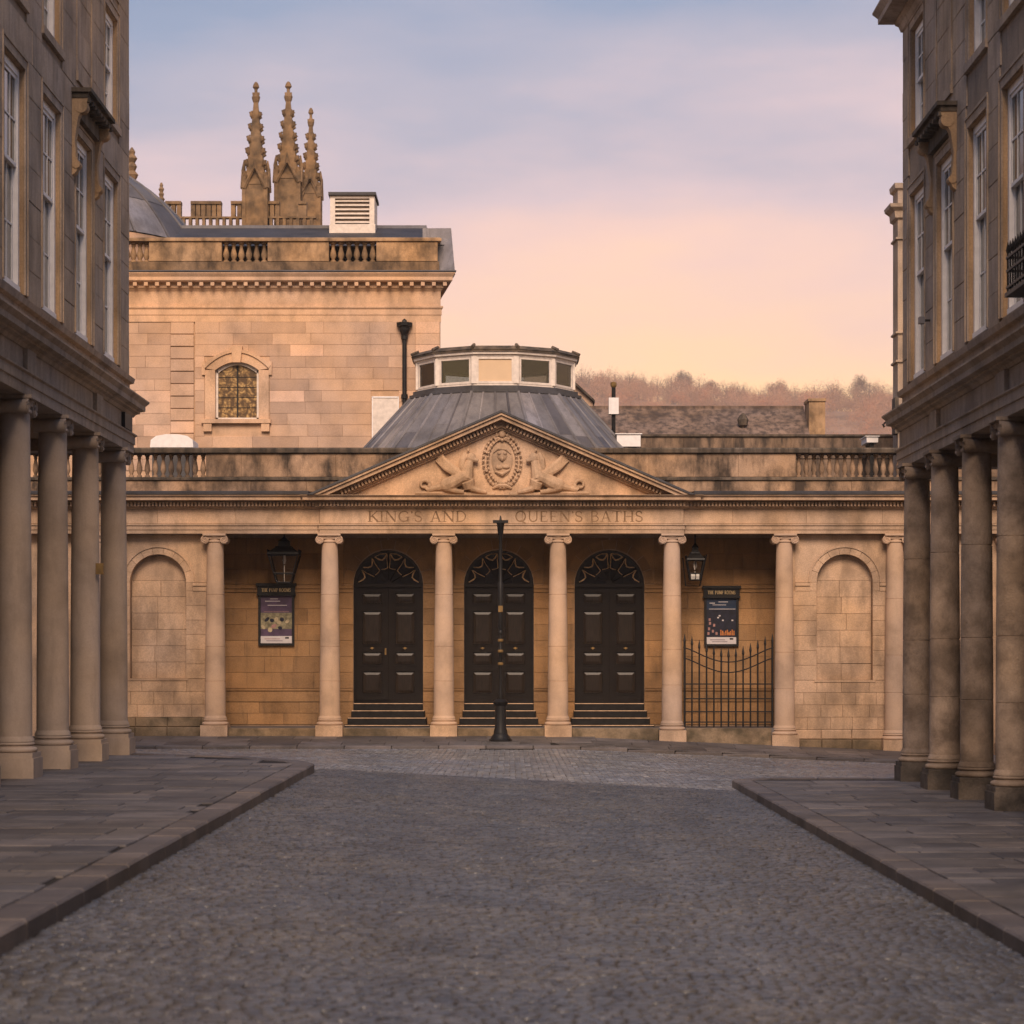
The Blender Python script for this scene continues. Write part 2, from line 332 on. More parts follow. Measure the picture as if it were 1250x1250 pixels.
# serif capitals drawn with strokes: (points, thickness)
def arcp(cx, cy, rx, ry, a0, a1, n=10): return [(cx + rx * math.cos(R(a0 + (a1 - a0) * i / n)), cy + ry * math.sin(R(a0 + (a1 - a0) * i / n))) for i in range(n + 1)]
TK, TN = .15, .075
def ser(x, y, w=.16): return ([(x - w, y), (x + w, y)], .05)
GLY = {
 'K': (.80, [([(.15, 0), (.15, 1)], TK), ([(.18, .42), (.68, .98)], TN), ([(.32, .58), (.74, .02)], TK), ser(.15, .02), ser(.15, .98), ser(.70, .98, .12), ser(.74, .02, .12)]),
 'I': (.32, [([(.16, 0), (.16, 1)], TK), ser(.16, .02), ser(.16, .98)]),
 'N': (.92, [([(.16, 0), (.16, 1)], TN), ([(.16, .98), (.78, .02)], TK), ([(.78, 0), (.78, 1)], TN), ser(.16, .02, .13), ser(.12, .98, .12), ser(.78, .98, .13)]),
 'G': (.88, [(arcp(.46, .5, .37, .47, 40, 320, 16), .12), ([(.74, .03), (.74, .42)], TK), ser(.70, .43, .14), ([(.74, .72), (.74, .92)], .06)]),
 "'": (.20, [([(.1, 1), (.1, .78)], .11)]),
 'S': (.64, [(arcp(.31, .74, .22, .22, 30, 270, 10) + arcp(.31, .26, .24, .24, 90, -150, 10)[1:], .12), ([(.52, .70), (.52, .92)], .06), ([(.08, .08), (.08, .30)], .06)]),
 'A': (.84, [([(.12, 0), (.42, 1)], TN), ([(.42, 1), (.72, 0)], TK), ([(.24, .34), (.60, .34)], .06), ser(.12, .02, .12), ser(.72, .02, .13)]),
 'D': (.86, [([(.16, 0), (.16, 1)], TK), ([(.16, .97)] + arcp(.36, .5, .38, .47, 90, -90, 12) + [(.16, .03)], .09), ser(.10, .98, .08), ser(.10, .02, .08)]),
 'Q': (.94, [(arcp(.46, .5, .37, .47, 0, 360, 20), .12), ([(.46, .14), (.86, -.16)], .11)]),
 'U': (.86, [([(.16, 1), (.16, .32)] + arcp(.44, .32, .28, .29, 180, 360, 10) + [(.72, 1)], .11), ser(.16, .98, .13), ser(.72, .98, .13)]),
 'E': (.70, [([(.16, 0), (.16, 1)], TK), ([(.10, .97), (.58, .97)], .06), ([(.16, .52), (.50, .52)], .06), ([(.10, .03), (.62, .03)], .06), ([(.57, .98), (.57, .80)], .05), ([(.61, .02), (.61, .22)], .05)]),
 'B': (.76, [([(.16, 0), (.16, 1)], TK), ([(.12, .97)] + arcp(.36, .75, .22, .22, 90, -90, 8) + [(.16, .53)], .08), ([(.16, .53)] + arcp(.38, .28, .27, .25, 90, -90, 8) + [(.12, .03)], .09)]),
 'T': (.78, [([(.39, 0), (.39, 1)], TK), ([(.05, .97), (.73, .97)], .06), ([(.06, .98), (.06, .78)], .05), ([(.72, .98), (.72, .78)], .05), ser(.39, .02)]),
 'H': (.90, [([(.16, 0), (.16, 1)], TK), ([(.74, 0), (.74, 1)], TK), ([(.16, .5), (.74, .5)], .06), ser(.16, .02), ser(.16, .98), ser(.74, .02), ser(.74, .98)]),
 'P': (.70, [([(.16, 0), (.16, 1)], TK), ([(.12, .97)] + arcp(.36, .72, .24, .25, 90, -90, 8) + [(.16, .47)], .08), ser(.16, .02)]),
 'M': (1.04, [([(.14, 0), (.18, 1)], TN), ([(.18, 1), (.5, .05)], TK), ([(.5, .05), (.84, 1)], TN), ([(.84, 1), (.9, 0)], TK), ser(.14, .02, .12), ser(.9, .02, .12)]),
 'R': (.80, [([(.16, 0), (.16, 1)], TK), ([(.12, .97)] + arcp(.36, .74, .23, .23, 90, -90, 8) + [(.16, .51)], .08), ([(.38, .5), (.72, .02)], .13), ser(.16, .02)]),
 'O': (.92, [(arcp(.46, .5, .37, .47, 0, 360, 20), .12)]), ' ': (.42, [])}
def letters(text, parent, m, x0, x1, z0, h, y, d, name='letter', track=.06):
    tot = sum(GLY[c][0] + track for c in text) - track; kx = (x1 - x0) / tot; x = x0
    for c in text:
        w, st = GLY[c]; mb = MB(); dd = 0
        for pts, th in st:
            P = [Vector((x + p * kx, z0 + q * h)) for p, q in pts]; dd += .0004
            Lp = []; Rp = []
            for i, p in enumerate(P):
                e = (P[min(i + 1, len(P) - 1)] - P[max(i - 1, 0)]).normalized(); nn = Vector((-e.y, e.x)) * th * h / 2
                Lp.append(p + nn); Rp.append(p - nn)
            for i in range(len(P) - 1): mb.prism_y([(Rp[i].x, Rp[i].y), (Rp[i + 1].x, Rp[i + 1].y), (Lp[i + 1].x, Lp[i + 1].y), (Lp[i].x, Lp[i].y)], y - d - dd, y + .004)
        if st: mb.build(name, m, parent)
        x += (w + track) * kx

# ================================================================== GROUND
def zb(x): return -.045 - .043 * max(0, min(x, 20) - 1.1)              # foot of the bath house, falling to the right
def sst(t): t = min(max(t, 0), 1); return t * t * (3 - 2 * t)
KL, KR, ZL, ZR = -2.9, 3.55, .18, -.19                                # kerb lines and pavement levels of the street
def road_z(x, y):
    a = .06 - .0574 * (min(max(x, KL), KR) - KL)
    return a + (zb(x) - .20 - a) * sst((y - 33) / 19)
gx = [-400, -150, -60, -30, -20, -14, -10, -7, -5] + [i * .5 for i in range(-6, 8)] + [5, 7, 10, 14, 20, 30, 60, 150, 400]
gy = [-120, -40, -10, 0, 6] + [10 + i * 1.0 for i in range(44)] + [54, 58, 70, 120, 250, 420]
v = [(x, y, road_z(x, y) - .012) for y in gy for x in gx]; nx = len(gx)
f = [(j * nx + i, j * nx + i + 1, (j + 1) * nx + i + 1, (j + 1) * nx + i) for j in range(len(gy) - 1) for i in range(nx - 1)]
road = MB().add(v, f).build('road', 'grit', None, True, (0, 0, 0)); tag(road, 'dark setted street running up to the bath house', 'road', kind='structure')

# setts: (cx, cy, half length x, half length y)
def lay(x0, x1, y0, y1, along_x, wid, ln, keep=lambda x, y: True):
    out = []; a, a1, b0, b1 = (y0, y1, x0, x1) if along_x else (x0, x1, y0, y1)
    while a < a1:
        w = wid * random.uniform(.85, 1.15); b = b0 - random.uniform(0, ln)
        while b < b1:
            l = ln * random.uniform(.65, 1.35); c = (b + l / 2, a + w / 2) if along_x else (a + w / 2, b + l / 2)
            if b + l > b0 and keep(*c): out.append((c[0], c[1], l / 2, w / 2) if along_x else (c[0], c[1], w / 2, l / 2))
            b += l
        a += w
    return out
FAR_L = [(-2.9, 35.3), (-3.15, 36.3), (-4.2, 37.9), (-6.3, 39.3), (-9, 39.8), (-14, 40)]
def far_l(x):
    for (a, b), (c, d) in zip(FAR_L, FAR_L[1:]):
        if c <= x <= a: return b + (d - b) * (a - x) / (a - c)
    return 35.3 if x > -2.9 else 40
FAR_R = 38.5
def in_stall(x, y):
    if x < KL: return y > far_l(x) + .1
    if x > KR: return y > FAR_R + .1
    return True
KERB_Y = 52.0
setts = lay(KL + .02, KR - .02, 8, 36.8, True, .072, .105) + lay(-13, 12.5, 36.85, KERB_Y - .02, False, .10, .15, in_stall)
A = np.array(setts); k = len(A)
A[:, :2] += np.random.normal(0, 1, (k, 2)) * np.where(A[:, 1:2] > 36.85, .006, .003)
rz = np.array([road_z(x, y) for x, y in A[:, :2]]) + np.random.normal(0, .0025, k)
TX, TY = np.random.normal(0, .02, k), np.random.normal(0, .025, k)
g_, bv = .0035, .012
SG = np.array([(-1, -1), (1, -1), (1, 1), (-1, 1)], float)
def sett_verts(i0):
    hx, hy = A[i0, 2] - g_, A[i0, 3] - g_
    V = np.zeros((len(i0), 12, 3))
    for q, (ins, dz) in enumerate(((0, -.05), (0, -.008), (bv, 0))):
        for c in range(4):
            lx, ly = SG[c, 0] * (hx - ins), SG[c, 1] * (hy - ins)
            V[:, q * 4 + c, 0] = lx; V[:, q * 4 + c, 1] = ly; V[:, q * 4 + c, 2] = dz + TX[i0] * lx + TY[i0] * ly
    return V
SF = [(8, 9, 10, 11)] + [(i, (i + 1) % 4, 4 + (i + 1) % 4, 4 + i) for i in range(4)] + [(4 + i, 4 + (i + 1) % 4, 8 + (i + 1) % 4, 8 + i) for i in range(4)]
vis = np.abs(A[:, 0]) * F / np.maximum(A[:, 1], 1) < 640
near = np.where(vis & (A[:, 1] > 11.2))[0]; near = near[np.argsort(A[near, 1])][:300]
mask = np.ones(k, bool); mask[near] = False; rest = np.where(mask)[0]
VN = sett_verts(near)
for j, i in enumerate(near):
    link(bpy.data.objects.new('sett', mesh_data('sett', VN[j].tolist(), SF, 'setto')), road, (A[i, 0], A[i, 1], rz[i]))
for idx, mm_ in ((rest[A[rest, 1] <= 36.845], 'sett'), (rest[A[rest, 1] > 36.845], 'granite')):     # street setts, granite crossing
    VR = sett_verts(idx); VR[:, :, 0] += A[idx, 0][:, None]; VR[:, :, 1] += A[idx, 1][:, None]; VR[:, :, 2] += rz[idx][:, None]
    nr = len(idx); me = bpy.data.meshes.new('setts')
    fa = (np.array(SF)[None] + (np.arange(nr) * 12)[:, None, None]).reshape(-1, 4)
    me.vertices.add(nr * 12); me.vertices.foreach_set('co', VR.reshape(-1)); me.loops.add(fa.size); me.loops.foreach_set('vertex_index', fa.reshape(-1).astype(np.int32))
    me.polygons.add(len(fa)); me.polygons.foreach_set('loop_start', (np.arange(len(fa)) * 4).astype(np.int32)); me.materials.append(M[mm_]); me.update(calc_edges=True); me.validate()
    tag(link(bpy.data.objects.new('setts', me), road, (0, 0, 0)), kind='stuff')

# flagged pavements: a bed, separate slabs and kerb stones
SLB = {}
def slab(name, m, parent, x0, x1, y0, y1, z, th=.09, b=.008, tilt=.003, rot=0):
    key = (m, round(x1 - x0, 2), round(y1 - y0, 2), th)
    if key not in SLB:
        w, d = (x1 - x0) / 2, (y1 - y0) / 2; V = []
        for ins, dz in ((0, -th), (0, -b), (b, 0)): V += [(s_[0] * (w - ins), s_[1] * (d - ins), dz) for s_ in SG]
        SLB[key] = mesh_data(name, V, SF, m)
    o = link(bpy.data.objects.new(name, SLB[key]), parent, ((x0 + x1) / 2, (y0 + y1) / 2, z))
    o.rotation_euler = (random.gauss(0, tilt), random.gauss(0, tilt), rot); return o
def kerb_run(parent, pts, z, w=.30, ln=.95, side=1, zf=None, th=.30):
    """kerb stones along a polyline, lying on the left (side=1) or right of the travel"""
    for (a, b) in zip(pts, pts[1:]):
        a, b = Vector(a), Vector(b); d = (b - a); n = max(1, round(d.length / ln)); d /= n; e = d.normalized(); nn = Vector((-e.y, e.x)) * side
        ang = math.atan2(e.y, e.x)
        for i in range(n):
            c = a + d * (i + .5) + nn * w / 2
            o = slab('kerb_stone', 'kerb', parent, -d.length / 2 + .009, d.length / 2 - .009, -w / 2, w / 2, 0, th, .018, .002, ang)
            o.location = Vector((c.x, c.y, (zf(c.x) if zf else z) + random.uniform(-.004, .004))) - wp(parent); WP[o.name] = Vector(o.location) + wp(parent)
pl = MB().prism_z([(-14, 2), (KL - .15, 2), (KL - .15, 35.3), (-3.3, 36.2), (-4.3, 37.75), (-6.35, 39.15), (-9, 39.65), (-14, 39.85)], -.3, ZL - .016).build('pavement', 'bed')
tag(pl, 'flagged pavement with kerb beside the smooth pale colonnade', 'pavement', kind='structure')
kerb_run(pl, [(KL, 9.5), (KL, 35.3)], ZL, side=1); kerb_run(pl, FAR_L[:5], ZL, side=1, ln=.8)
def flags(parent, x0, x1, y0, y1, z, far):
    y = y0
    while y < y1:
        d = random.uniform(.42, .74); x = x0 - random.uniform(0, .5)
        while x < x1:
            w = random.uniform(.55, 1.15); a, b = max(x, x0), min(x + w, x1)
            if b - a > .12 and y + d < min(far(a), far(b)) - .31: slab('slab', 'slab', parent, a + .008, b - .008, y + .013, y + d - .013, z + random.uniform(-.006, .004))
            x += w
        y += d
flags(pl, -7.3, KL - .305, 12.5, 40, ZL, far_l)
pr = MB().prism_z([(KR + .15, 2), (14, 2), (14, FAR_R - .15), (KR + .15, FAR_R - .15)], -.6, ZR - .016).build('pavement', 'bed')
tag(pr, 'flagged pavement with kerb beside the worn stained colonnade', 'pavement', kind='structure')
kerb_run(pr, [(KR, 9.5), (KR, 37.9), (KR + .5, FAR_R), (9.5, FAR_R)], ZR, side=-1)
flags(pr, KR + .305, 7.3, 12.5, FAR_R - .31, ZR, lambda x: FAR_R if x > KR + .5 else 37.9)
# bath house footway, falling to the right, sloping up to the wall
xs = [-16 + i for i in range(33)]
v = []; 
for x in xs: v += [(x, KERB_Y + .15, zb(x) - .145), (x, 55.6, zb(x) - .012)]
pf = MB().add(v, [(2 * i, 2 * i + 2, 2 * i + 3, 2 * i + 1) for i in range(len(xs) - 1)]).build('pavement', 'bed', None, False, (0, 0, 0))
tag(pf, 'dark sloping footway along the foot of the bath house', 'pavement', kind='structure')
kerb_run(pf, [(-15, KERB_Y), (15, KERB_Y)], 0, side=1, ln=1.05, zf=lambda x: zb(x) - .13)
sl = math.atan2(.13, 2.8)
for (y0, y1) in ((52.31, 53.2), (53.2, 54.0), (54.0, 54.8)):
    x = -12.5
    while x < 12.5:
        w = random.uniform(.8, 1.5); yc = (y0 + y1) / 2
        o = slab('slab', 'slab', pf, x + .004, x + w - .004, y0 + .004, y1 - .004, zb(x + w / 2) - .13 * (1 - (yc - 52.15) / 2.85))
        o.rotation_euler = (sl, .043 if x > 1.1 else 0, 0); x += w

# ================================================================== COLUMNS
def spiral(mb, c, r, ax, side, sgn=1, turns=2.1, n=26, th=.018):
    """raised volute spiral; ax 'y' faces -Y, ax 'x' faces +/-X"""
    pts = []; rr = []
    for i in range(n + 1):
        t_ = i / n; a = math.pi / 2 + side * -1 * 2 * math.pi * turns * t_; q = r * (1 - .86 * t_)
        du, dz = q * math.cos(a), q * math.sin(a)
        pts.append((c[0] + du, c[1], c[2] + dz) if ax == 'y' else (c[0], c[1] + du, c[2] + dz)); rr.append(th * (1 - .45 * t_))
    mb.tube(pts, rr, 5)
def disc(mb, c, r, ax, l0, l1, n=18, waist=.78):
    """bolster lying along the axis, narrower in the middle"""
    st = [(l0, r), (l0 + (l1 - l0) * .14, r * .95), ((l0 + l1) / 2, r * waist), (l1 - (l1 - l0) * .14, r * .95), (l1, r)]
    v = []; f = []
    for l, q in st:
        for i in range(n):
            a = 2 * math.pi * i / n; du, dz = q * math.cos(a), q * math.sin(a)
            v.append((c[0] + du, c[1] + l, c[2] + dz) if ax == 'y' else (c[0] + l, c[1] + du, c[2] + dz))
    for j in range(4):
        for i in range(n): q = (i + 1) % n; f.append((j * n + i, j * n + q, (j + 1) * n + q, (j + 1) * n + i))
    f += [tuple(range(n)), tuple(range(4 * n, 5 * n))]
    mb.add(v, f)
def column(parent, x, y, zbase, zfoot, ztop, rb, rt, ax, m, mp, pw, ph, vr, facing=-1, drums=True):
    """part column (shaft) > base, plinth, capital.  zfoot: ground, zbase: top of plinth"""
    zs0 = zbase + rb * .62; zc = ztop - vr * 2.15
    prof = [(rb * 1.12, zs0), (rb * 1.10, zs0 + .03), (rb * 1.0, zs0 + .07)]
    for i in range(1, 11):
        t_ = i / 10; r_, z_ = rb + (rt - rb) * (t_ ** 1.7), zs0 + .07 + (zc - zs0 - .07) * t_
        if i in (2, 4, 7) and drums: prof += [(r_, z_ - .011), (r_ - .008, z_ - .006), (r_ - .008, z_ + .002), (r_, z_ + .007)]
        else: prof.append((r_, z_))
    s = MB().lathe(x, y, prof, 28).build('column', m, parent, True, (x, y, zfoot), 28)
    pr_ = []
    for z, r0, r1 in ((zbase, 1.30, .30), (zbase + rb * .40, 1.16, .20)):
        for i in range(7): a = -math.pi / 2 + math.pi * i / 6; pr_.append((rb * (r0 - .14 + .14 * math.cos(a)), z + rb * r1 * (.5 + .5 * math.sin(a))))
    MB().lathe(x, y, pr_, 28).build('base', m, s, True, None, 50)
    block('plinth', mp, s, ((x, y - pw / 2), (1, 0), (0, 1)), -pw / 2, pw / 2, zfoot, zbase, 0, pw, .012) if ph == 'box' else None
    if ph == 'step':
        MB().box(x - pw / 2, x + pw / 2, y - pw / 2, y + pw / 2, zfoot, zbase - .07).box(x - pw * .47, x + pw * .47, y - pw * .47, y + pw * .47, zbase - .07, zbase).build('plinth', mp, s)
    c = MB(); hw = rt * 1.73 - vr
    c.lathe(x, y, [(rt, zc), (rt * 1.13, zc + .015), (rt * 1.13, zc + .045), (rt * 1.02, zc + .06), (rt * 1.05, ztop - vr * 1.2), (rt * 1.28, ztop - vr * .7), (rt * 1.2, ztop - .05)], 24)
    hd = rt * 1.12
    for sd in (-1, 1):
        zc_ = ztop - .045 - vr
        if ax == 'y':
            disc(c, (x + sd * hw, y, zc_), vr, 'y', -hd, hd)
            spiral(c, (x + sd * hw, y - hd - .004, zc_), vr * .9, 'y', sd)
        else:
            disc(c, (x, y + sd * hw, zc_), vr, 'x', -hd, hd)
            spiral(c, (x + facing * (hd + .004), y + sd * hw, zc_), vr * .9, 'x', sd)
    if ax == 'y': c.box(x - hw, x + hw, y - hd * .97, y + hd * .97, ztop - .045 - vr * .75, ztop - .045)
    else: c.box(x - hd * .97, x + hd * .97, y - hw, y + hw, ztop - .045 - vr * .75, ztop - .045)
    q = rt * 1.42
    c.box(x - q, x + q, y - q, y + q, ztop - .045, ztop)
    c.build('capital', m, s, True, None, 35)
    return s

# ================================================================== BATH HOUSE
CX = -.19
bh = root('bath_house', 'low golden stone bath house with pediment, columns and three black arched doors', 'building', (CX, 55, -.14))
COLX = [-12.1, -9.45, -6.81, -4.16, -1.52, 1.12, 3.76, 6.36, 8.92, 11.55]
ZT, YW, YP, YB = 4.615, 54.82, 54.74, 56.6
for x in COLX: column(bh, x, 55, zb(x) + .24, zb(x) - .04, ZT, .2375, .185, 'y', 'column', 'stone', .625, 'box', .095)
PX0, PX1 = -4.38, 4.02
path = [(-13, YW), (PX0, YW), (PX0, YP), (PX1, YP), (PX1, YW), (14, YW)]
MB().sweep(path, [(0, ZT + .002), (0, ZT + .09), (.018, ZT + .092), (.018, ZT + .175), (.045, ZT + .19), (.045, ZT + .222), (-.45, ZT + .222), (-.45, ZT + .002)]).build('architrave', 'stone', bh)
fz = MB().sweep(path, [(-.022, 4.838), (-.022, 5.182), (-.44, 5.182), (-.44, 4.838)]).build('frieze', 'joint', bh)
for (a, b, y) in ((-12.9, PX0 - .002, YW), (PX0 + .004, PX1 - .004, YP), (PX1 + .002, 13.9, YW)):
    ashlar(fz, 'stone', FRONT(y + .022), a, b, 4.842, 5.18, .338, 1.7, (), .02, .004, 0, 'stone_block', .2, .002)
cor = [(-.4, 5.184), (.02, 5.184), (.03, 5.215), (.03, 5.22), (.10, 5.222), (.10, 5.345), (.13, 5.36), (.34, 5.365), (.36, 5.37), (.36, 5.43), (.42, 5.47), (.42, 5.48), (-.4, 5.482)]
MB().sweep(path, cor).build('cornice', 'stone', bh)
d = MB(); 
x = -12.9
while x < 13.9:
    y = YP if PX0 - .02 < x < PX1 + .02 else YW
    d.box(x, x + .045, y - .19, y - .101, 5.24, 5.335); x += .082
tag(d.build('dentils', 'stone', bh), kind='stuff')
for (a, b) in ((-13, CX - 4.42), (CX + 4.42, 14)):
    MB().sweep([(a, YW), (b, YW)], [(-.3, 5.484), (.40, 5.484), (.43, 5.50), (.44, 5.56), (.40, 5.575), (-.3, 5.60)]).build('lead_gutter', 'leadk', bh)
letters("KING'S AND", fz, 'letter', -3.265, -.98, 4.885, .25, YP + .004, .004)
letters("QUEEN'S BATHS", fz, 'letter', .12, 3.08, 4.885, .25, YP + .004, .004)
# pediment
HA, RISE = 4.44, 1.93; cs = math.cos(math.atan2(RISE, HA)); Z0 = 5.484
tym = MB().prism_y([(CX - 4.0, Z0 + .002), (CX + 4.0, Z0 + .002), (CX, Z0 + 1.74)], YP + .01, YP + .3).build('tympanum', 'stone', bh)
def rake(mb, t0, t1, y0, y1, sd):
    a, b = t0 / cs, t1 / cs; sl_ = RISE / HA
    pts = [(CX, Z0 + RISE - a), (CX + sd * (HA - a / sl_), Z0), (CX + sd * (HA - b / sl_), Z0), (CX, Z0 + RISE - b)]
    mb.prism_y(pts if sd < 0 else pts[::-1], y0, y1)
for sd in (-1, 1):
    m1 = MB(); rake(m1, .045, .10, 54.30, 55.2, sd); rake(m1, .10, .185, 54.36, 55.2, sd); rake(m1, .185, .33, 54.62, 55.2, sd); rake(m1, .33, .375, 54.68, 55.2, sd)
    rk = m1.build('raking_cornice', 'stone', bh)
    dm = MB(); ln = math.hypot(HA, RISE); ex, ez = sd * HA / ln, -RISE / ln; s_ = .25
    while s_ < ln - .75:
        px, pz = CX + ex * s_, Z0 + RISE + ez * s_
        for_ = []
        for (al, t_) in ((0, .205), (.045, .205), (.045, .30), (0, .30)): for_.append((px + ex * al + sd * -ez * 0 + (-sd * RISE / ln) * t_ , pz + ez * al - (HA / ln) * t_))
        dm.prism_y(for_ if sd > 0 else for_[::-1], 54.50, 54.63); s_ += .085
    tag(dm.build('dentils', 'stone', rk), kind='stuff')
    ml = MB(); rake(ml, 0, .046, 54.27, 60.5, sd); ml.build('lead_flashing', 'leadk', rk)
# ---- relief in the tympanum
YR = YP + .01
def px(u): return (u - 622) / 53.0
def pz(v): return EYE + (803 - v) / 53.0
wre = MB()
wc = (px(613), pz(563))
for i in range(34):
    a = 2 * math.pi * i / 34
    p = Vector((wc[0] + .385 * math.cos(a), YR - .02, wc[1] + .56 * math.sin(a))); tdir = Vector((-math.sin(a), 0, math.cos(a) * 1.3)).normalized()
    out = Vector((math.cos(a), 0, math.sin(a)))
    for sgn in (-1, 1):
        q = p + out * .05 * sgn
        wre.tube([q - tdir * .06, q + Vector((0, -.03, 0)), q + tdir * .07 + out * sgn * .025], [.012, .038, .006], 5)
for i in range(8):
    a = 2 * math.pi * i / 8 + .4; wre.tube([(wc[0] + .385 * math.cos(a), YR, wc[1] + .56 * math.sin(a)), (wc[0] + .385 * math.cos(a), YR - .075, wc[1] + .56 * math.sin(a))], [.045, .03], 8)
wre.tube([(wc[0] - .22, YR - .02, wc[1] - .62), (wc[0] - .08, YR - .05, wc[1] - .56), (wc[0] + .08, YR - .05, wc[1] - .56), (wc[0] + .22, YR - .02, wc[1] - .62)], [.03, .05, .05, .03], 6)
wre.build('carved_wreath', 'stone', tym, True)
crest = MB()
def blob(mb, c, rx, ry, rz_, n=10):
    mb.lathe(0, 0, [(max(.02, math.sin(math.pi * i / 7)), -math.cos(math.pi * i / 7)) for i in range(8)], n)
    k_ = len(mb.v) - 8 * n
    for i in range(k_, len(mb.v)): p = mb.v[i]; mb.v[i] = (c[0] + p[0] * rx, c[1] + p[1] * ry, c[2] + p[2] * rz_)
blob(crest, (wc[0], YR, wc[1] + .02), .25, .05, .40, 16)
blob(crest, (wc[0], YR - .03, wc[1] + .13), .13, .07, .14); blob(crest, (wc[0] - .06, YR - .07, wc[1] + .18), .05, .05, .05); blob(crest, (wc[0] + .06, YR - .07, wc[1] + .18), .05, .05, .05)
blob(crest, (wc[0], YR - .07, wc[1] + .05), .045, .06, .06); blob(crest, (wc[0] - .07, YR - .04, wc[1] - .14), .09, .05, .06); blob(crest, (wc[0] + .08, YR - .04, wc[1] - .13), .10, .05, .05)
crest.tube([(wc[0] - .17, YR - .03, wc[1] - .24), (wc[0], YR - .06, wc[1] - .3), (wc[0] + .17, YR - .03, wc[1] - .2)], [.02, .05, .02], 6)
crest.tube([(wc[0] - .2, YR - .04, wc[1] + .2), (wc[0] - .1, YR - .05, wc[1] + .29), (wc[0] + .1, YR - .05, wc[1] + .27), (wc[0] + .2, YR - .04, wc[1] + .17)], [.012, .03, .03, .012], 6)
crest.build('carved_shield', 'stone', tym, True)
kn = MB(); kc = (px(613), pz(530)); blob(kn, (kc[0], YR - .03, kc[1]), .085, .07, .09, 12)
kn.tube([(kc[0] - .15, YR - .02, kc[1] + .12), (kc[0] - .12, YR - .03, kc[1] - .07), (kc[0], YR - .04, kc[1] - .14), (kc[0] + .12, YR - .03, kc[1] - .07), (kc[0] + .15, YR - .02, kc[1] + .12)], [.012, .03, .04, .03, .012], 6)
kn.build('carved_knop', 'stone', tym, True)
def beast(sd):
    b_ = MB(); X = lambda u: px(613 + sd * (u - 613)); P = lambda u, v_, dy=.05: (X(u), YR - dy, pz(v_))
    # crouching winged beast facing the wreath: chest up, wing raised, haunch folded, tail coiled
    b_.tube([P(573, 597, .06), P(571, 588, .09), P(567, 582, .10), P(559, 586, .10), P(550, 591, .10), P(541, 594, .08)], [.13, .17, .17, .15, .17, .12], 10)
    blob(b_, P(547, 592, .12), .20, .11, .17, 12)                                                                        # haunch
    b_.tube([P(569, 584, .09), P(572, 572, .10), P(574, 562, .10)], [.17, .115, .08], 10)                                # neck
    blob(b_, P(575, 559, .10), .115, .10, .12, 12); b_.tube([P(577, 561, .12), P(584, 563, .12)], [.075, .045], 7)       # head, muzzle
    b_.tube([P(568, 553, .08), P(565, 561, .1), P(564, 571, .09), P(566, 580, .08)], [.05, .085, .09, .05], 7)           # mane
    b_.tube([P(572, 551, .08), P(571, 547, .07)], [.035, .012], 6)
    b_.tube([P(549, 597, .13), P(558, 600, .12), P(566, 601, .10)], [.085, .06, .05], 8)                                 # hind paw
    b_.tube([P(571, 590, .1), P(577, 597, .11), P(588, 600, .10), P(594, 601, .09)], [.11, .08, .06, .05], 8)            # foreleg
    for a in range(6):                                                                                                    # wing feathers
        b_.tube([P(565, 581, .09), P(554 - a * .4, 578 - a * 1.6, .11), P(543 - a * .3, 572 - a * 2.4, .10), P(531 + a * 1.5, 562 - a * 2.2, .06)], [.08, .075, .055, .012], 6)
    b_.tube([P(541, 594, .08), P(531, 596, .07), P(524, 598, .06)], [.10, .075, .06], 8)
    b_.tube([P(518 + 7.5 * math.cos(1.2 - t_ * .42) * (1 - t_ / 24), 592 + 7.5 * math.sin(1.2 - t_ * .42) * (1 - t_ / 24), .06) for t_ in range(18)], [.06 - .0022 * t_ for t_ in range(18)], 6)
    b_.tube([P(507, 602, .04), P(530, 602, .05), P(570, 603, .05), P(604, 603, .04)], [.04, .05, .05, .04], 6)            # ground line
    o = b_.build('carved_beast', 'stone', tym, True)
    rm = o.modifiers.new('fuse', 'REMESH'); rm.mode = 'VOXEL'; rm.voxel_size = .012; rm.use_smooth_shade = True
beast(1); beast(-1)
# ---- porch: back wall, floor, ceiling, side returns
DOORS = [-2.89, -.254, 2.38]; DR, DZ0, DZS = .83, .66, 3.487
PWX0, PWX1 = -6.95, 6.55
wall = MB(); xs_ = [PWX0, (DOORS[0] + DOORS[1]) / 2, (DOORS[1] + DOORS[2]) / 2, PWX1]
xl = [DOORS[0] - 1.25, (DOORS[0] + DOORS[1]) / 2, (DOORS[1] + DOORS[2]) / 2, DOORS[2] + 1.25]
wall.box(PWX0, xl[0], YB, YB + .4, 0, 4.8); wall.box(xl[3], PWX1, YB, YB + .4, 0, 4.8)
for i, x in enumerate(DOORS): wall.arch_plate(xl[i], xl[i + 1], 0, 4.8, x, DZS, DR, YB, YB + .4)
pw = wall.build('porch_wall', 'joint', bh)
ops = [(x - DR - .002, x + DR + .002, 0, 4.45) for x in DOORS]
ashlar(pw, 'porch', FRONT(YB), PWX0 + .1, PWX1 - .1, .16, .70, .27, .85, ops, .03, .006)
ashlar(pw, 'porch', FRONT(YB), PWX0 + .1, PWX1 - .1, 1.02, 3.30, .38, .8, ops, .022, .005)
ashlar(pw, 'porch', FRONT(YB), PWX0 + .1, PWX1 - .1, 3.50, 4.60, .37, .9, [(x - 1.06, x + 1.06, 0, 9) for x in DOORS], .022, .005)
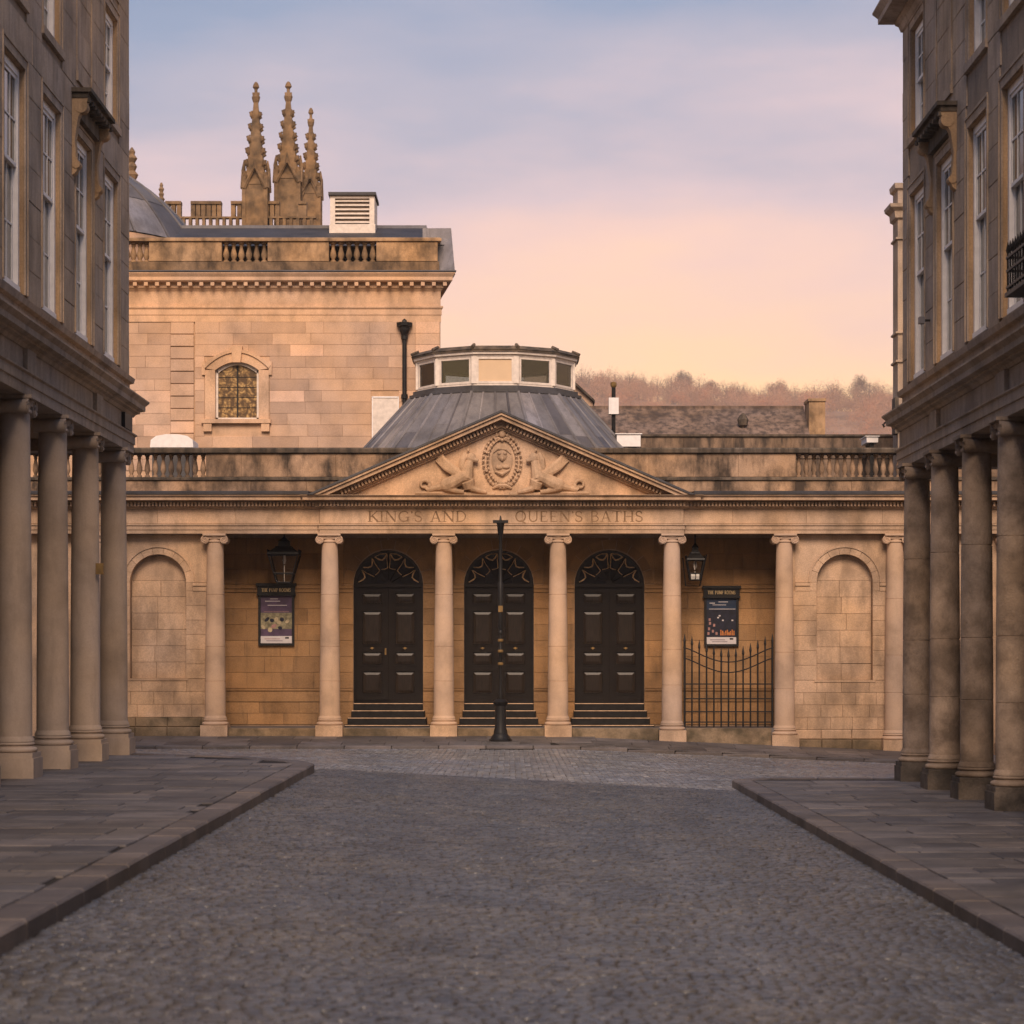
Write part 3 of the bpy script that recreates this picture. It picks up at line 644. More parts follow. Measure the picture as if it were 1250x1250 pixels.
for i, x in enumerate(DOORS):                                        # stones round each arch: voussoirs
    for k_ in range(9):
        a0, a1 = 180 * k_ / 9 + .5, 180 * (k_ + 1) / 9 - .5
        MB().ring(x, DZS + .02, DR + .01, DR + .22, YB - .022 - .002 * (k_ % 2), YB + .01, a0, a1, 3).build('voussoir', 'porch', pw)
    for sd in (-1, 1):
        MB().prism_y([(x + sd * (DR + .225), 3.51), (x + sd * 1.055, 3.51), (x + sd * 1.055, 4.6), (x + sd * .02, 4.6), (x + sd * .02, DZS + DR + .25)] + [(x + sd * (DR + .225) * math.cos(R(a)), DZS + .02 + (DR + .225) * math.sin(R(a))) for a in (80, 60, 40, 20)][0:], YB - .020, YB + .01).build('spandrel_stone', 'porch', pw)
segs = [(PWX0 + .1, DOORS[0] - DR - .003)] + [(DOORS[i] + DR + .003, DOORS[i + 1] - DR - .003) for i in (0, 1)] + [(DOORS[2] + DR + .003, PWX1 - .1)]
for a, b in segs:
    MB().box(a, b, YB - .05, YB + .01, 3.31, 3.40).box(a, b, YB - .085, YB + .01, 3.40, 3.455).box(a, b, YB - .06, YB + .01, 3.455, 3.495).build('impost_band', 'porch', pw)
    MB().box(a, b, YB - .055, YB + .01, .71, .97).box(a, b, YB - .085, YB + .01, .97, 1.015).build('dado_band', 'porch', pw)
BX('porch_floor', 'slab', bh, PWX0, PWX1, 54.9, YB + .1, -.4, .13)
BX('porch_ceiling', 'coping', bh, PWX0, PWX1, YW + .44, YB + .4, 4.80, 4.95)  # dark stone puts the porch's deep shade into the ceiling colour
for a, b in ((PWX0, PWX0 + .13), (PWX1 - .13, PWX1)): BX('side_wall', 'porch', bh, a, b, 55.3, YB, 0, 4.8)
for i in range(2, 8):                                                # stylobate step between plinths
    if i < 7: block('step', 'plinth', bh, FRONT(54.90), COLX[i] + .318, COLX[i + 1] - .318, zb(COLX[i]) - .25, .125, 0, .10, .012)
# ---- doors
def door(x, odd):
    yd = YB + .14
    dr = MB().box(x - DR + .003, x + DR - .003, yd + .06, yd + .12, DZ0 - .6, DZS)
    dr.box(x - DR + .003, x - DR + .05, yd - .06, yd + .06, DZ0, DZS).box(x + DR - .05, x + DR - .003, yd - .06, yd + .06, DZ0, DZS)
    dr.box(x - DR + .003, x + DR - .003, yd - .09, yd + .05, DZS - .05, DZS + .03)
    dr = dr.build('door', 'wood', bh)
    h = DZS - .05 - DZ0
    for sd in (-1, 1):
        a, b = (x - DR + .052, x - .006) if sd < 0 else (x + .006, x + DR - .052)
        zb0 = DZ0 + (.09 if (odd and sd < 0) else 0)
        rows = [(3.03, 3.31), (2.05, 2.88), (1.57, 1.90), (.88, 1.44)]
        leaf = MB(); st = .135
        leaf.box(a, a + st, yd, yd + .058, zb0, DZS - .052).box(b - st, b, yd, yd + .058, zb0, DZS - .052)
        zl = [DZS - .052] + [z for r_ in rows for z in (r_[1], r_[0])] + [zb0]
        for i in range(0, len(zl), 2): leaf.box(a + st, b - st, yd, yd + .058, zl[i + 1], zl[i])
        leaf.box(a + st, b - st, yd + .045, yd + .056, zb0, DZS - .06)
        lf = leaf.build('door_leaf', 'wood', dr)
        for (z0, z1) in rows:
            pa, pb, pc, pd, i_ = a + st + .03, b - st - .03, z0 + .03, z1 - .03, .065
            MB().add([(pa, yd + .046, pc), (pb, yd + .046, pc), (pb, yd + .046, pd), (pa, yd + .046, pd), (pa, yd + .028, pc), (pb, yd + .028, pc), (pb, yd + .028, pd), (pa, yd + .028, pd),
                      (pa + i_, yd + .010, pc + i_), (pb - i_, yd + .010, pc + i_), (pb - i_, yd + .010, pd - i_), (pa + i_, yd + .010, pd - i_)],
                     [(0, 1, 5, 4), (1, 2, 6, 5), (2, 3, 7, 6), (3, 0, 4, 7), (4, 5, 9, 8), (5, 6, 10, 9), (6, 7, 11, 10), (7, 4, 8, 11), (8, 9, 10, 11)]).build('panel', 'panel', dr)
            bolection = MB(); A_, B_ = a + st, b - st
            bolection.box(A_ - .02, B_ + .02, yd - .022, yd - .001, z0 - .02, z0 + .012).box(A_ - .02, B_ + .02, yd - .022, yd - .001, z1 - .012, z1 + .02)
            bolection.box(A_ - .02, A_ + .012, yd - .020, yd - .001, z0 + .012, z1 - .012).box(B_ - .012, B_ + .02, yd - .020, yd - .001, z0 + .012, z1 - .012).build('panel_moulding', 'wood', dr)
        kz = 1.98; kx_ = (a + b) / 2
        kb = MB(); kb.tube([(kx_, yd - .002, kz), (kx_, yd - .03, kz)], [.022, .03], 8); kb.tube([(kx_ - .05, yd - .012, kz + .005), (kx_, yd - .02, kz - .012), (kx_ + .05, yd - .012, kz + .005)], .010, 5)
        kb.build('door_knocker', 'metal', dr)
    if odd: MB().box(x - .09, x - .05, yd - .03, yd, 1.82, 1.98).build('door_lock', 'metal', dr)
    # fanlight
    zf, r = DZS + .03, DR - .01
    MB().prism_y([(x + (r - .01) * math.cos(R(a)), zf + (r - .01) * math.sin(R(a))) for a in range(0, 181, 10)][::-1], yd + .03, yd + .05).build('fanlight_pane', 'glass', dr)
    MB().ring(x, zf, r - .075, r + .008, yd - .07, yd + .05).build('fanlight_frame', 'wood', dr)
    ri = r * .40
    bars = MB().ring(x, zf, ri - .012, ri + .012, yd - .01, yd + .03, 0, 180, 14).ring(x, zf, .01, .085, yd - .02, yd + .03, 0, 180, 8)
    for a in (30, 60, 90, 120, 150):
        ca, sa = math.cos(R(a)), math.sin(R(a)); bars.tube([(x + ca * .07, yd + .01, zf + sa * .07), (x + ca * (r - .06), yd + .01, zf + sa * (r - .06))], .014, 5)
    bars.build('fanlight_bars', 'wood', dr)
    for k_ in range(6):
        a = 30 * k_; sw = MB()
        p = lambda rr, aa: (x + rr * math.cos(R(aa)), yd - .012, zf + rr * math.sin(R(aa)))
        sw.tube([p(r - .10, a + 3), p(r - .20, a + 9), p(r - .235, a + 15), p(r - .20, a + 21), p(r - .10, a + 27)], [.014, .019, .020, .019, .014], 5)
        if k_ in (2, 3): sw.tube([p(r - .10, a + 4), p(r - .085, a + 15), p(r - .10, a + 26)], .010, 5)
        if k_ in (1, 2, 3, 4): sw.tube([p(ri + .05, a + 4), p(ri + .035, a + 15), p(ri + .05, a + 26)], .010, 5)
        sa_ = (2.5, 4, 3.5) if k_ >= 3 else (27.5, 26, 26.5); sw.tube([p(r - .12, a + sa_[0]), p((r + ri) / 2, a + sa_[1]), p(ri + .05, a + sa_[2])], [.010, .008, .012], 5)
        sw.build('fanlight_swag', 'brass', dr)
    # steps in front
    for q, (ex0, ex1) in enumerate(((.83, .83), (.86, .88), (.93, .93), (.98, 1.02))):
        z1 = DZ0 - .165 * q; y0 = YB - .02 - .30 * q
        stp = block('step', 'stepk', dr, ((0, YB + .13 - .002 * q), (1, 0), (0, -1)), x - ex0, x + ex1, max(.131, z1 - .165) if q < 3 else .0, z1, .0, YB + .13 - y0, .015)
        MB().box(x - ex0 + .01, x + ex1 - .01, y0 - .006, y0 + .04, z1 - .008, z1 + .008).build('step_nosing', 'nosing', dr)
for i, x in enumerate(DOORS): door(x, i == 0)
# ---- niche bays of the wings
def wing(xa, xb, cx, zsill):
    yw, r, ro, zs = 55.10, .65, .845, 3.50
    w = MB().arch_plate(xa, xb, zsill, ZT + .3, cx, zs, r, yw, yw + .3); w.box(xa, xb, yw, yw + .3, -.6, zsill)
    w.box(xa, xb, yw + .3, yw + .5, -.6, ZT + .3)
    wl = w.build('wing_wall', 'joint', bh)
    ashlar(wl, 'stone', ((0, yw + .30), (1, 0), (0, -1)), cx - r + .004, cx + r - .004, zsill, zs + .05, .36, .55, (), .12, .005)
    MB().prism_y([(cx + (r - .004) * math.cos(R(a)), zs + .055 + (r - .06) * math.sin(R(a))) for a in range(0, 181, 12)][::-1], yw + .19, yw + .31).build('niche_head_stone', 'stone', wl)
    for k_ in range(9): MB().ring(cx, zs, r + .002, ro - .035, yw - .03 - .001 * (k_ % 2), yw + .02, 180 * k_ / 9 + .3, 180 * (k_ + 1) / 9 - .3, 3).build('voussoir', 'stone', wl)
    MB().ring(cx, zs, ro - .034, ro, yw - .055, yw + .02).build('archivolt', 'stone', wl)
    ashlar(wl, 'stone', FRONT(yw), xa, xb, zsill, zs - .20, .345, .6, [(cx - r, cx + r, 0, 9)], .028, .005)
    ashlar(wl, 'stone', FRONT(yw), xa, xb, zb(cx) + .42, zsill - .003, .31, .62, (), .028, .005)
    for sd in (-1, 1):
        a, b = sorted((cx + sd * (r + .005), cx + sd * 1.16)); a2, b2 = sorted((cx + sd * (r + .16), cx + sd * 1.15))
        MB().box(a2, b2, yw - .045, yw + .02, zs - .20, zs - .08).box(a2, b2, yw - .075, yw + .02, zs - .08, zs - .01).build('impost', 'stone', wl)
        ja, jb = sorted((cx + sd * (r + .002), cx + sd * (r + .158))); block('jamb_stone', 'stone', wl, FRONT(yw), ja, jb, zs - .198, zs - .002, 0, .03)
        pts = [(cx + sd * (ro + .002), zs), (cx + sd * 1.15, zs), (cx + sd * 1.15, ZT), (cx, ZT), (cx, zs + ro + .002)] + [(cx + sd * (ro + .002) * math.cos(R(a_)), zs + (ro + .002) * math.sin(R(a_))) for a_ in (75, 60, 45, 30, 15)]
        MB().prism_y(pts, yw - .024, yw + .01).build('spandrel_stone', 'stone', wl)
    MB().box(cx - r - .06, cx + r + .06, yw - .05, yw + .05, zsill - .045, zsill + .004).build('niche_sill', 'stone', wl)
    x = xa
    while x < xb - .05:
        w_ = min(random.uniform(.7, 1.1), xb - x); block('plinth_stone', 'plinth', wl, FRONT(yw), x + .003, x + w_ - .003, zb(cx) - .3, zb(cx) + .19, 0, .16, .02)
        block('plinth_stone', 'plinth' if cx < 0 else 'stone', wl, FRONT(yw), x + .003, x + w_ - .003, zb(cx) + .195, zb(cx) + .415, 0, .07, .02); x += w_
wing(-9.6, -6.75, -8.15, 1.27); wing(6.40, 9.3, 7.77, 1.23)
for a, b in ((-13, -9.602), (9.302, 14)):
    o = BX('wing_wall', 'stone', bh, a, b, 55.1, 55.6, -.6, 4.9)
# ---- parapet
def parapet(xa, xb, solid, bal):
    p0 = BX('parapet', 'parapet', bh, xa, xb, 55.12, 55.55, 5.45, 5.60)
    for s0, s1 in solid:
        ashlar(p0, 'parapet', FRONT(55.12), s0, s1, 5.60, 5.86, .26, 1.3, (), .02, .005)
        BX('parapet_core', 'parapet', p0, s0, s1, 55.121, 55.54, 5.60, 6.49)
        ashlar(p0, 'parapet', FRONT(55.12), s0, s1, 5.945, 6.485, .54, 1.15, (), .016, .005)
    for s0, s1 in bal:
        BX('parapet_core', 'parapet', p0, s0, s1, 55.121, 55.54, 5.60, 5.86); ashlar(p0, 'parapet', FRONT(55.12), s0, s1, 5.60, 5.86, .26, 1.3, (), .02, .005)
        n = round((s1 - s0) / .184)
        for i in range(n):
            x = s0 + (i + .5) * (s1 - s0) / n; h = .545; z = 5.945
            MB().lathe(x, 55.32, [(.06, z), (.06, z + .05), (.035, z + .06), (.04, z + .09), (.068, z + .17), (.062, z + .25), (.034, z + .40), (.032, z + .43), (.05, z + .46), (.035, z + .475), (.06, z + .50), (.06, z + h)], 10).build('baluster', 'parapet', p0, True)
    MB().sweep([(xa, 55.10), (xb, 55.10)], [(0, 5.862), (.05, 5.872), (.05, 5.915), (0, 5.943), (-.46, 5.943), (-.46, 5.862)]).build('parapet_band', 'coping', p0)
    x = xa
    while x < xb - .1:
        w_ = min(random.uniform(1.1, 1.7), xb - x); MB().sweep([(x + .003, 55.10), (x + w_ - .003, 55.10)], [(0, 6.49), (.07, 6.505), (.08, 6.58), (.05, 6.62), (-.2, 6.635), (-.5, 6.61), (-.5, 6.49)]).build('coping_stone', 'coping', p0); x += w_
parapet(-12.8, -1.6, [(-7.04, -1.6)], [(-12.8, -7.04)])
parapet(1.2, 13.8, [(1.2, 6.64), (9.15, 13.8)], [(6.64, 9.15)])
BX('flat_roof', 'leadk', bh, -12.8, 13.8, 55.5, 69, 5.3, 5.56)
# ---- lead roof and glazed roof lantern
LX, LY, NS = (605 - 622) / 45.3, 64.0, 12
def ngon(r, k_, z, n=NS): a = -math.pi / 2 - math.pi / n + 2 * math.pi * k_ / n; return (LX + r * math.cos(a), LY + r * math.sin(a), z)
RC0, ZC0, RC1, ZC1 = 4.75, 6.05, 2.30, 8.70
cone = MB(); cone.add([ngon(RC0 - .04, k_, ZC0) for k_ in range(NS)] + [ngon(RC1 - .04, k_, ZC1) for k_ in range(NS)], [(k_, (k_ + 1) % NS, NS + (k_ + 1) % NS, NS + k_) for k_ in range(NS)] + [tuple(range(NS, 2 * NS))])
cn_ = cone.build('lead_roof', 'leadk', bh)
def lerp(a, b, t_): return tuple(a[i] + (b[i] - a[i]) * t_ for i in range(3))
for k_ in range(NS):
    if k_ not in (0, 1, 2, 3, 9, 10, 11, 8): continue
    for q in range(4):
        t0, t1 = q / 4 + .012, (q + 1) / 4 - .012
        A0, A1 = lerp(ngon(RC0, k_, ZC0), ngon(RC0, k_ + 1, ZC0), t0), lerp(ngon(RC0, k_, ZC0), ngon(RC0, k_ + 1, ZC0), t1)
        B0, B1 = lerp(ngon(RC1, k_, ZC1), ngon(RC1, k_ + 1, ZC1), t0), lerp(ngon(RC1, k_, ZC1), ngon(RC1, k_ + 1, ZC1), t1)
        jl = random.uniform(.35, .7)
        for (s0, s1, up) in ((0, jl + .03, 0), (jl, 1, .012)):
            a, b, c, d_ = lerp(A0, B0, s0), lerp(A1, B1, s0), lerp(A1, B1, s1), lerp(A0, B0, s1)
            lo = [(p[0], p[1], p[2] - .03) for p in (a, b, c, d_)]; hi = [(p[0], p[1], p[2] + up) for p in (a, b, c, d_)]
            MB().add(lo + hi, [(4, 5, 6, 7), (0, 1, 5, 4), (1, 2, 6, 5), (2, 3, 7, 6), (3, 0, 4, 7)]).build('lead_sheet', 'lead', cn_)
        MB().tube([lerp(ngon(RC0, k_, ZC0 + .01), ngon(RC0, k_ + 1, ZC0 + .01), q / 4), lerp(ngon(RC1, k_, ZC1 + .01), ngon(RC1, k_ + 1, ZC1 + .01), q / 4)], .032 if q else .05, 6).build('lead_roll', 'lead', cn_)
lan = MB(); 
def band(mb, r0, r1, z0, z1):
    mb.add([ngon(r0, k_, z0) for k_ in range(NS)] + [ngon(r1, k_, z1) for k_ in range(NS)], [(k_, (k_ + 1) % NS, NS + (k_ + 1) % NS, NS + k_) for k_ in range(NS)] + [tuple(range(NS))[::-1], tuple(range(NS, 2 * NS))])
band(lan, 2.38, 2.38, 8.66, 8.74); band(lan, 2.28, 2.28, 8.74, 8.84)
lan = lan.build('roof_lantern', 'leadk', bh)
RG, ZG0, ZG1 = 2.13, 8.842, 9.60
fr_ = MB(); band(fr_, 2.17, 2.17, 8.842, 8.90); fr_.build('lantern_sill', 'offwhite', lan)
for k_ in range(NS):
    a, b = ngon(RG, k_, 0), ngon(RG, k_ + 1, 0); MB().box(a[0] - .07, a[0] + .07, a[1] - .07, a[1] + .07, 8.90, ZG1).build('mullion', 'offwhite', lan)
    p, q = lerp(a, b, .05), lerp(a, b, .95); d_ = Vector((b[0] - a[0], b[1] - a[1])).normalized(); n_ = Vector((d_.y, -d_.x)) * .02
    def pane(t0, t1, z0, z1, mm, nm, off=0, th=.02):
        A_, B_ = lerp(a, b, t0), lerp(a, b, t1); nn = n_ / .02
        MB().prism_z([(A_[0] + nn.x * (off + th), A_[1] + nn.y * (off + th)), (B_[0] + nn.x * (off + th), B_[1] + nn.y * (off + th)), (B_[0] + nn.x * off, B_[1] + nn.y * off), (A_[0] + nn.x * off, A_[1] + nn.y * off)], z0, z1).build(nm, mm, lan)
    pane(.10, .90, 8.95, ZG1 - .05, 'blind' if k_ == 0 else 'clear', 'pane', 0, .015)
    for (t0, t1, z0, z1) in ((.06, .11, 8.90, ZG1), (.89, .94, 8.90, ZG1), (.11, .89, 8.90, 8.96), (.11, .89, ZG1 - .06, ZG1)): pane(t0, t1, z0, z1, 'offwhite', 'sash', -.03, .08)
hd_ = MB(); band(hd_, 2.19, 2.19, ZG1, ZG1 + .06); band(hd_, 2.26, 2.27, ZG1 + .06, ZG1 + .13); hd_.build('lantern_head', 'offwhite', lan)
cp = MB(); band(cp, 2.31, 2.31, ZG1 + .13, ZG1 + .18); band(cp, 2.33, 2.15, ZG1 + .18, ZG1 + .29); band(cp, 2.15, .1, ZG1 + .29, ZG1 + .32)
for k_ in range(NS): cp.tube([ngon(2.33, k_, ZG1 + .23), ngon(2.12, k_, ZG1 + .32)], .045, 6)
cp.build('lantern_roof', 'coping', lan)
ci = MB(); band(ci, 2.02, 2.02, ZG1 - .03, ZG1 - .004); ci.build('lantern_shade_disc', 'interior', lan)  # added dark disc, its colour gives the upper panes their inner shade
ci = MB(); band(ci, 2.02, 2.02, 8.902, 8.92); ci.build('lantern_floor', 'leadk', lan)

# ================================================================== TERRACES WITH COLONNADES
def terrace(sg, zp, yend, cols, wins, upper, hood, top, label, cm, pm, blank=()):
    """sg -1: stands at -X facing +X; +1: stands at +X facing -X"""
    WX = 6.40
    rt_ = root('terrace', label, 'building', (sg * 10, 30, zp))
    X = lambda d_: sg * (WX - d_)                                    # d_ = distance in front of the wall face (negative: behind)
    frame = ((sg * WX, 0), (0, 1), (-sg, 0))
    ybeg = 24.0
    for y in cols: column(rt_, sg * (6.50 if sg < 0 else 6.45), y, zp + (.33 if sg < 0 else .30), zp - .02, zp + 5.0, .228, .198, 'x', cm, pm, .62, 'step', .105, -sg, sg > 0)
    # entablature: path runs so that the street lies on its right-hand side
    pth = [(sg * 6.31, ybeg), (sg * 6.31, yend), (sg * 9.4, yend)]
    if sg > 0: pth = pth[::-1]
    pth = pth[::-1] if False else pth
    e0 = zp + 5.0
    def sweep(nm, m, prof): return MB().sweep(pth, prof).build(nm, m, rt_)
    sweep('architrave', 'side', [(0, e0 + .002), (0, e0 + .14), (.02, e0 + .145), (.02, e0 + .27), (.05, e0 + .29), (.05, e0 + .31), (-.5, e0 + .31), (-.5, e0 + .002)])
    sweep('frieze', 'side', [(-.02, e0 + .312), (-.02, e0 + .60), (-.5, e0 + .60), (-.5, e0 + .312)])
    sweep('cornice', 'side', [(-.4, e0 + .602), (.0, e0 + .602), (.03, e0 + .65), (.09, e0 + .67), (.09, e0 + .70), (.17, e0 + .72), (.17, e0 + .80), (.23, e0 + .86), (.23, e0 + .885), (-.4, e0 + .90)])
    # ressaut blocks of the frieze above every second column
    for y in cols[1::2]: MB().box(X(.05), X(.13), y - .28, y + .28, e0 + .315, e0 + .598).build('frieze_block', 'side', rt_)
    bt = zp + 6.25
    MB().sweep(pth, [(-.25, e0 + .902), (-.06, e0 + .902), (-.06, bt - .10), (.0, bt - .08), (.02, bt), (-.25, bt + .004)]).build('blocking_course', 'side', rt_)
    zw0, zw1, zu0, zu1 = zp + 6.36, zp + 9.33, zp + 10.22, zp + 11.95
    ops = [(c - .66, c + .66, zw0, zw1) for c in wins] + [(c - .60, c + .60, zu0, zu1) for c in upper]
    def put(mb, a, b, c, d_): mb.box(X(-.012), X(-.45), a, b, c, d_)
    w = MB(); wall_cells(w, [ybeg, yend], [bt + .006, top], ops, put)
    wl = w.build('wall', 'sidejoint', rt_)
    fr2 = ((sg * (WX + .012), 0), (0, 1), (-sg, 0))
    ashlar(wl, 'side', fr2, 27.0, yend - .002, bt + .01, top - .35, .47, .95, [(o[0] - .14, o[1] + .14, o[2] - .001, o[3] + .16) for o in ops[:len(wins)]] + [(o[0] - .14, o[1] + .14, o[2] - .14, o[3] + .14) for o in ops[len(wins):]], .022, .006)
    BX('wall', 'side', rt_, X(0), X(-.45), 2, ybeg, zp - .3, top)                 # the terrace goes on behind the camera's field
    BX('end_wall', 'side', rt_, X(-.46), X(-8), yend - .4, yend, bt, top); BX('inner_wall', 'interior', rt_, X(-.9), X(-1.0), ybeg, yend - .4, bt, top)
    BX('shop_wall', 'side', rt_, X(-2.9), X(-3.2), ybeg, yend - .2, zp - .2, e0 + .2); BX('colonnade_ceiling', 'reveal', rt_, X(-.30), X(-3.2), ybeg, yend - .05, e0 + .20, e0 + .35)
    BX('roof', 'slate', rt_, X(.02), X(-8), 2, yend, top, top + .2)
    for i, (a, b, c, d_) in enumerate(ops):
        up_ = i >= len(wins)
        # moulded surround
        s_ = MB(); fw = .13
        s_.box(X(.014), X(-.011), a - fw, a, c, d_ + fw).box(X(.014), X(-.011), b, b + fw, c, d_ + fw).box(X(.013), X(-.011), a, b, d_, d_ + fw)
        s_.box(X(.030), X(.0135), a - fw, a - fw + .03, c, d_ + fw + .03).box(X(.030), X(.0135), b + fw - .03, b + fw, c, d_ + fw + .03).box(X(.029), X(.012), a - fw + .03, b + fw - .03, d_ + fw - .01, d_ + fw + .03)
        if up_: s_.box(X(.05), X(-.011), a - fw - .04, b + fw + .04, c - .12, c - .002)
        su = s_.build('window_surround', 'side', rt_)
        # reveal lining
        rv = MB().box(X(-.012), X(-.10), a - .001, a + .012, c, d_).box(X(-.012), X(-.10), b - .012, b + .001, c, d_).box(X(-.012), X(-.10), a + .012, b - .012, d_ - .012, d_ + .001)
        rv.build('reveal', 'reveal', su)
        xo, xi = -.07, -.20
        wd = MB(); wd.box(X(xo), X(xi), a + .012, a + .10, c, d_ - .012).box(X(xo), X(xi), b - .10, b - .012, c, d_ - .012).box(X(xo), X(xi), a + .10, b - .10, d_ - .11, d_ - .012).box(X(xo + .03), X(xi), a + .10, b - .10, c, c + .09)
        wn = wd.build('window', 'white', rt_)
        zm = c + (d_ - c) * (.56 if not up_ else .5)
        for (z0, z1, xx) in ((zm, d_ - .11, -.09), (c + .09, zm + .05, -.135)):
            sh = MB(); A_, B_ = a + .10, b - .10
            sh.box(X(xx), X(xx - .04), A_, A_ + .05, z0, z1).box(X(xx), X(xx - .04), B_ - .05, B_, z0, z1).box(X(xx), X(xx - .04), A_ + .05, B_ - .05, z1 - .05, z1).box(X(xx), X(xx - .04), A_ + .05, B_ - .05, z0, z0 + .05)
            for q in (1, 2): yy = A_ + (B_ - A_) * q / 3; sh.box(X(xx - .002), X(xx - .036), yy - .012, yy + .012, z0 + .05, z1 - .05)
            zz_ = (z0 + z1) / 2; sh.box(X(xx - .004), X(xx - .034), A_ + .05, B_ - .05, zz_ - .012, zz_ + .012)
            sh.build('sash', 'white', wn); MB().box(X(xx - .018), X(xx - .024), A_ + .04, B_ - .04, z0 + .04, z1 - .04).build('pane', 'glass', wn)
        if i == hood:
            hz = d_ + .42
            h_ = MB(); y0, y1 = a - .36, b + .36
            h_.box(X(.24), X(-.01), y0, y1, hz, hz + .08).box(X(.30), X(-.01), y0 - .04, y1 + .04, hz + .08, hz + .14)
            h_.box(X(.10), X(-.01), a - fw, b + fw, d_ + fw + .04, hz)
            hd2 = h_.build('window_hood', 'coping', rt_)
            for k_ in range(9): yy = y0 + .06 + (y1 - y0 - .12) * k_ / 8; MB().box(X(.27), X(.03), yy - .035, yy + .035, hz - .06, hz - .001).build('hood_bracket', 'coping', hd2)
            for yy in (a - .26, b + .26):
                pts = [(0, .24), (.05, .23), (.12, .19), (.28, .10), (.6, .05), (.85, .07), (1.0, .10), (1.08, .07), (1.12, .02)]
                poly = [(X(o), hz - z) for z, o in pts] + [(X(-.01), hz - 1.12), (X(-.01), hz)]
                MB().prism_y(poly, yy - .085, yy + .085).tube([(X(.14), yy - .095, hz - .12), (X(.14), yy + .095, hz - .12)], .10, 12).tube([(X(.07), yy - .10, hz - .97), (X(.07), yy + .10, hz - .97)], .06, 10).build('console', 'reveal', hd2, True, None, 35)
    for c in blank:                                                  # blind recess above the hooded window
        s_ = MB(); a, b = c - .55, c + .55
        s_.box(X(.03), X(-.011), a - .12, a, zu0, zu1).box(X(.03), X(-.011), b, b + .12, zu0, zu1).box(X(.05), X(-.011), a - .16, b + .16, zu0 - .14, zu0 - .002).build('blind_surround', 'side', rt_)
    # first floor string course and eaves
    MB().sweep([(p[0] + sg * .09, p[1]) for p in pth], [(-.01, top - .35), (.04, top - .33), (.07, top - .24), (.12, top - .20), (.12, top - .14), (.36, top - .12), (.36, top - .03), (.44, top + .06), (.44, top + .09), (-.2, top + .10)]).build('eaves_cornice', 'side', rt_)
    return rt_
YL = [39.0 - 2.6 * i for i in range(5)]; YRt = [37.6 - 2.4 * i for i in range(5)]
tl = terrace(-1, ZL, 39.9, YL, [38.15, 35.7, 33.2, 30.7, 28.2], [38.15, 33.2, 30.7, 28.2], 1, 14.2,
             'grey-brown stone terrace on smooth pale columns, tallest beside the domed hall', 'sidecol', 'sidecol', (35.7,))
tr_ = terrace(1, ZR, 38.6, YRt, [37.3, 34.95, 32.5, 30.2, 27.8], [37.3, 32.5, 30.2, 27.8], 1, 12.25,
              'brown stone terrace on worn stained columns, with a spiked iron window balcony', 'sidecolr', 'wetplinth', (34.95,))

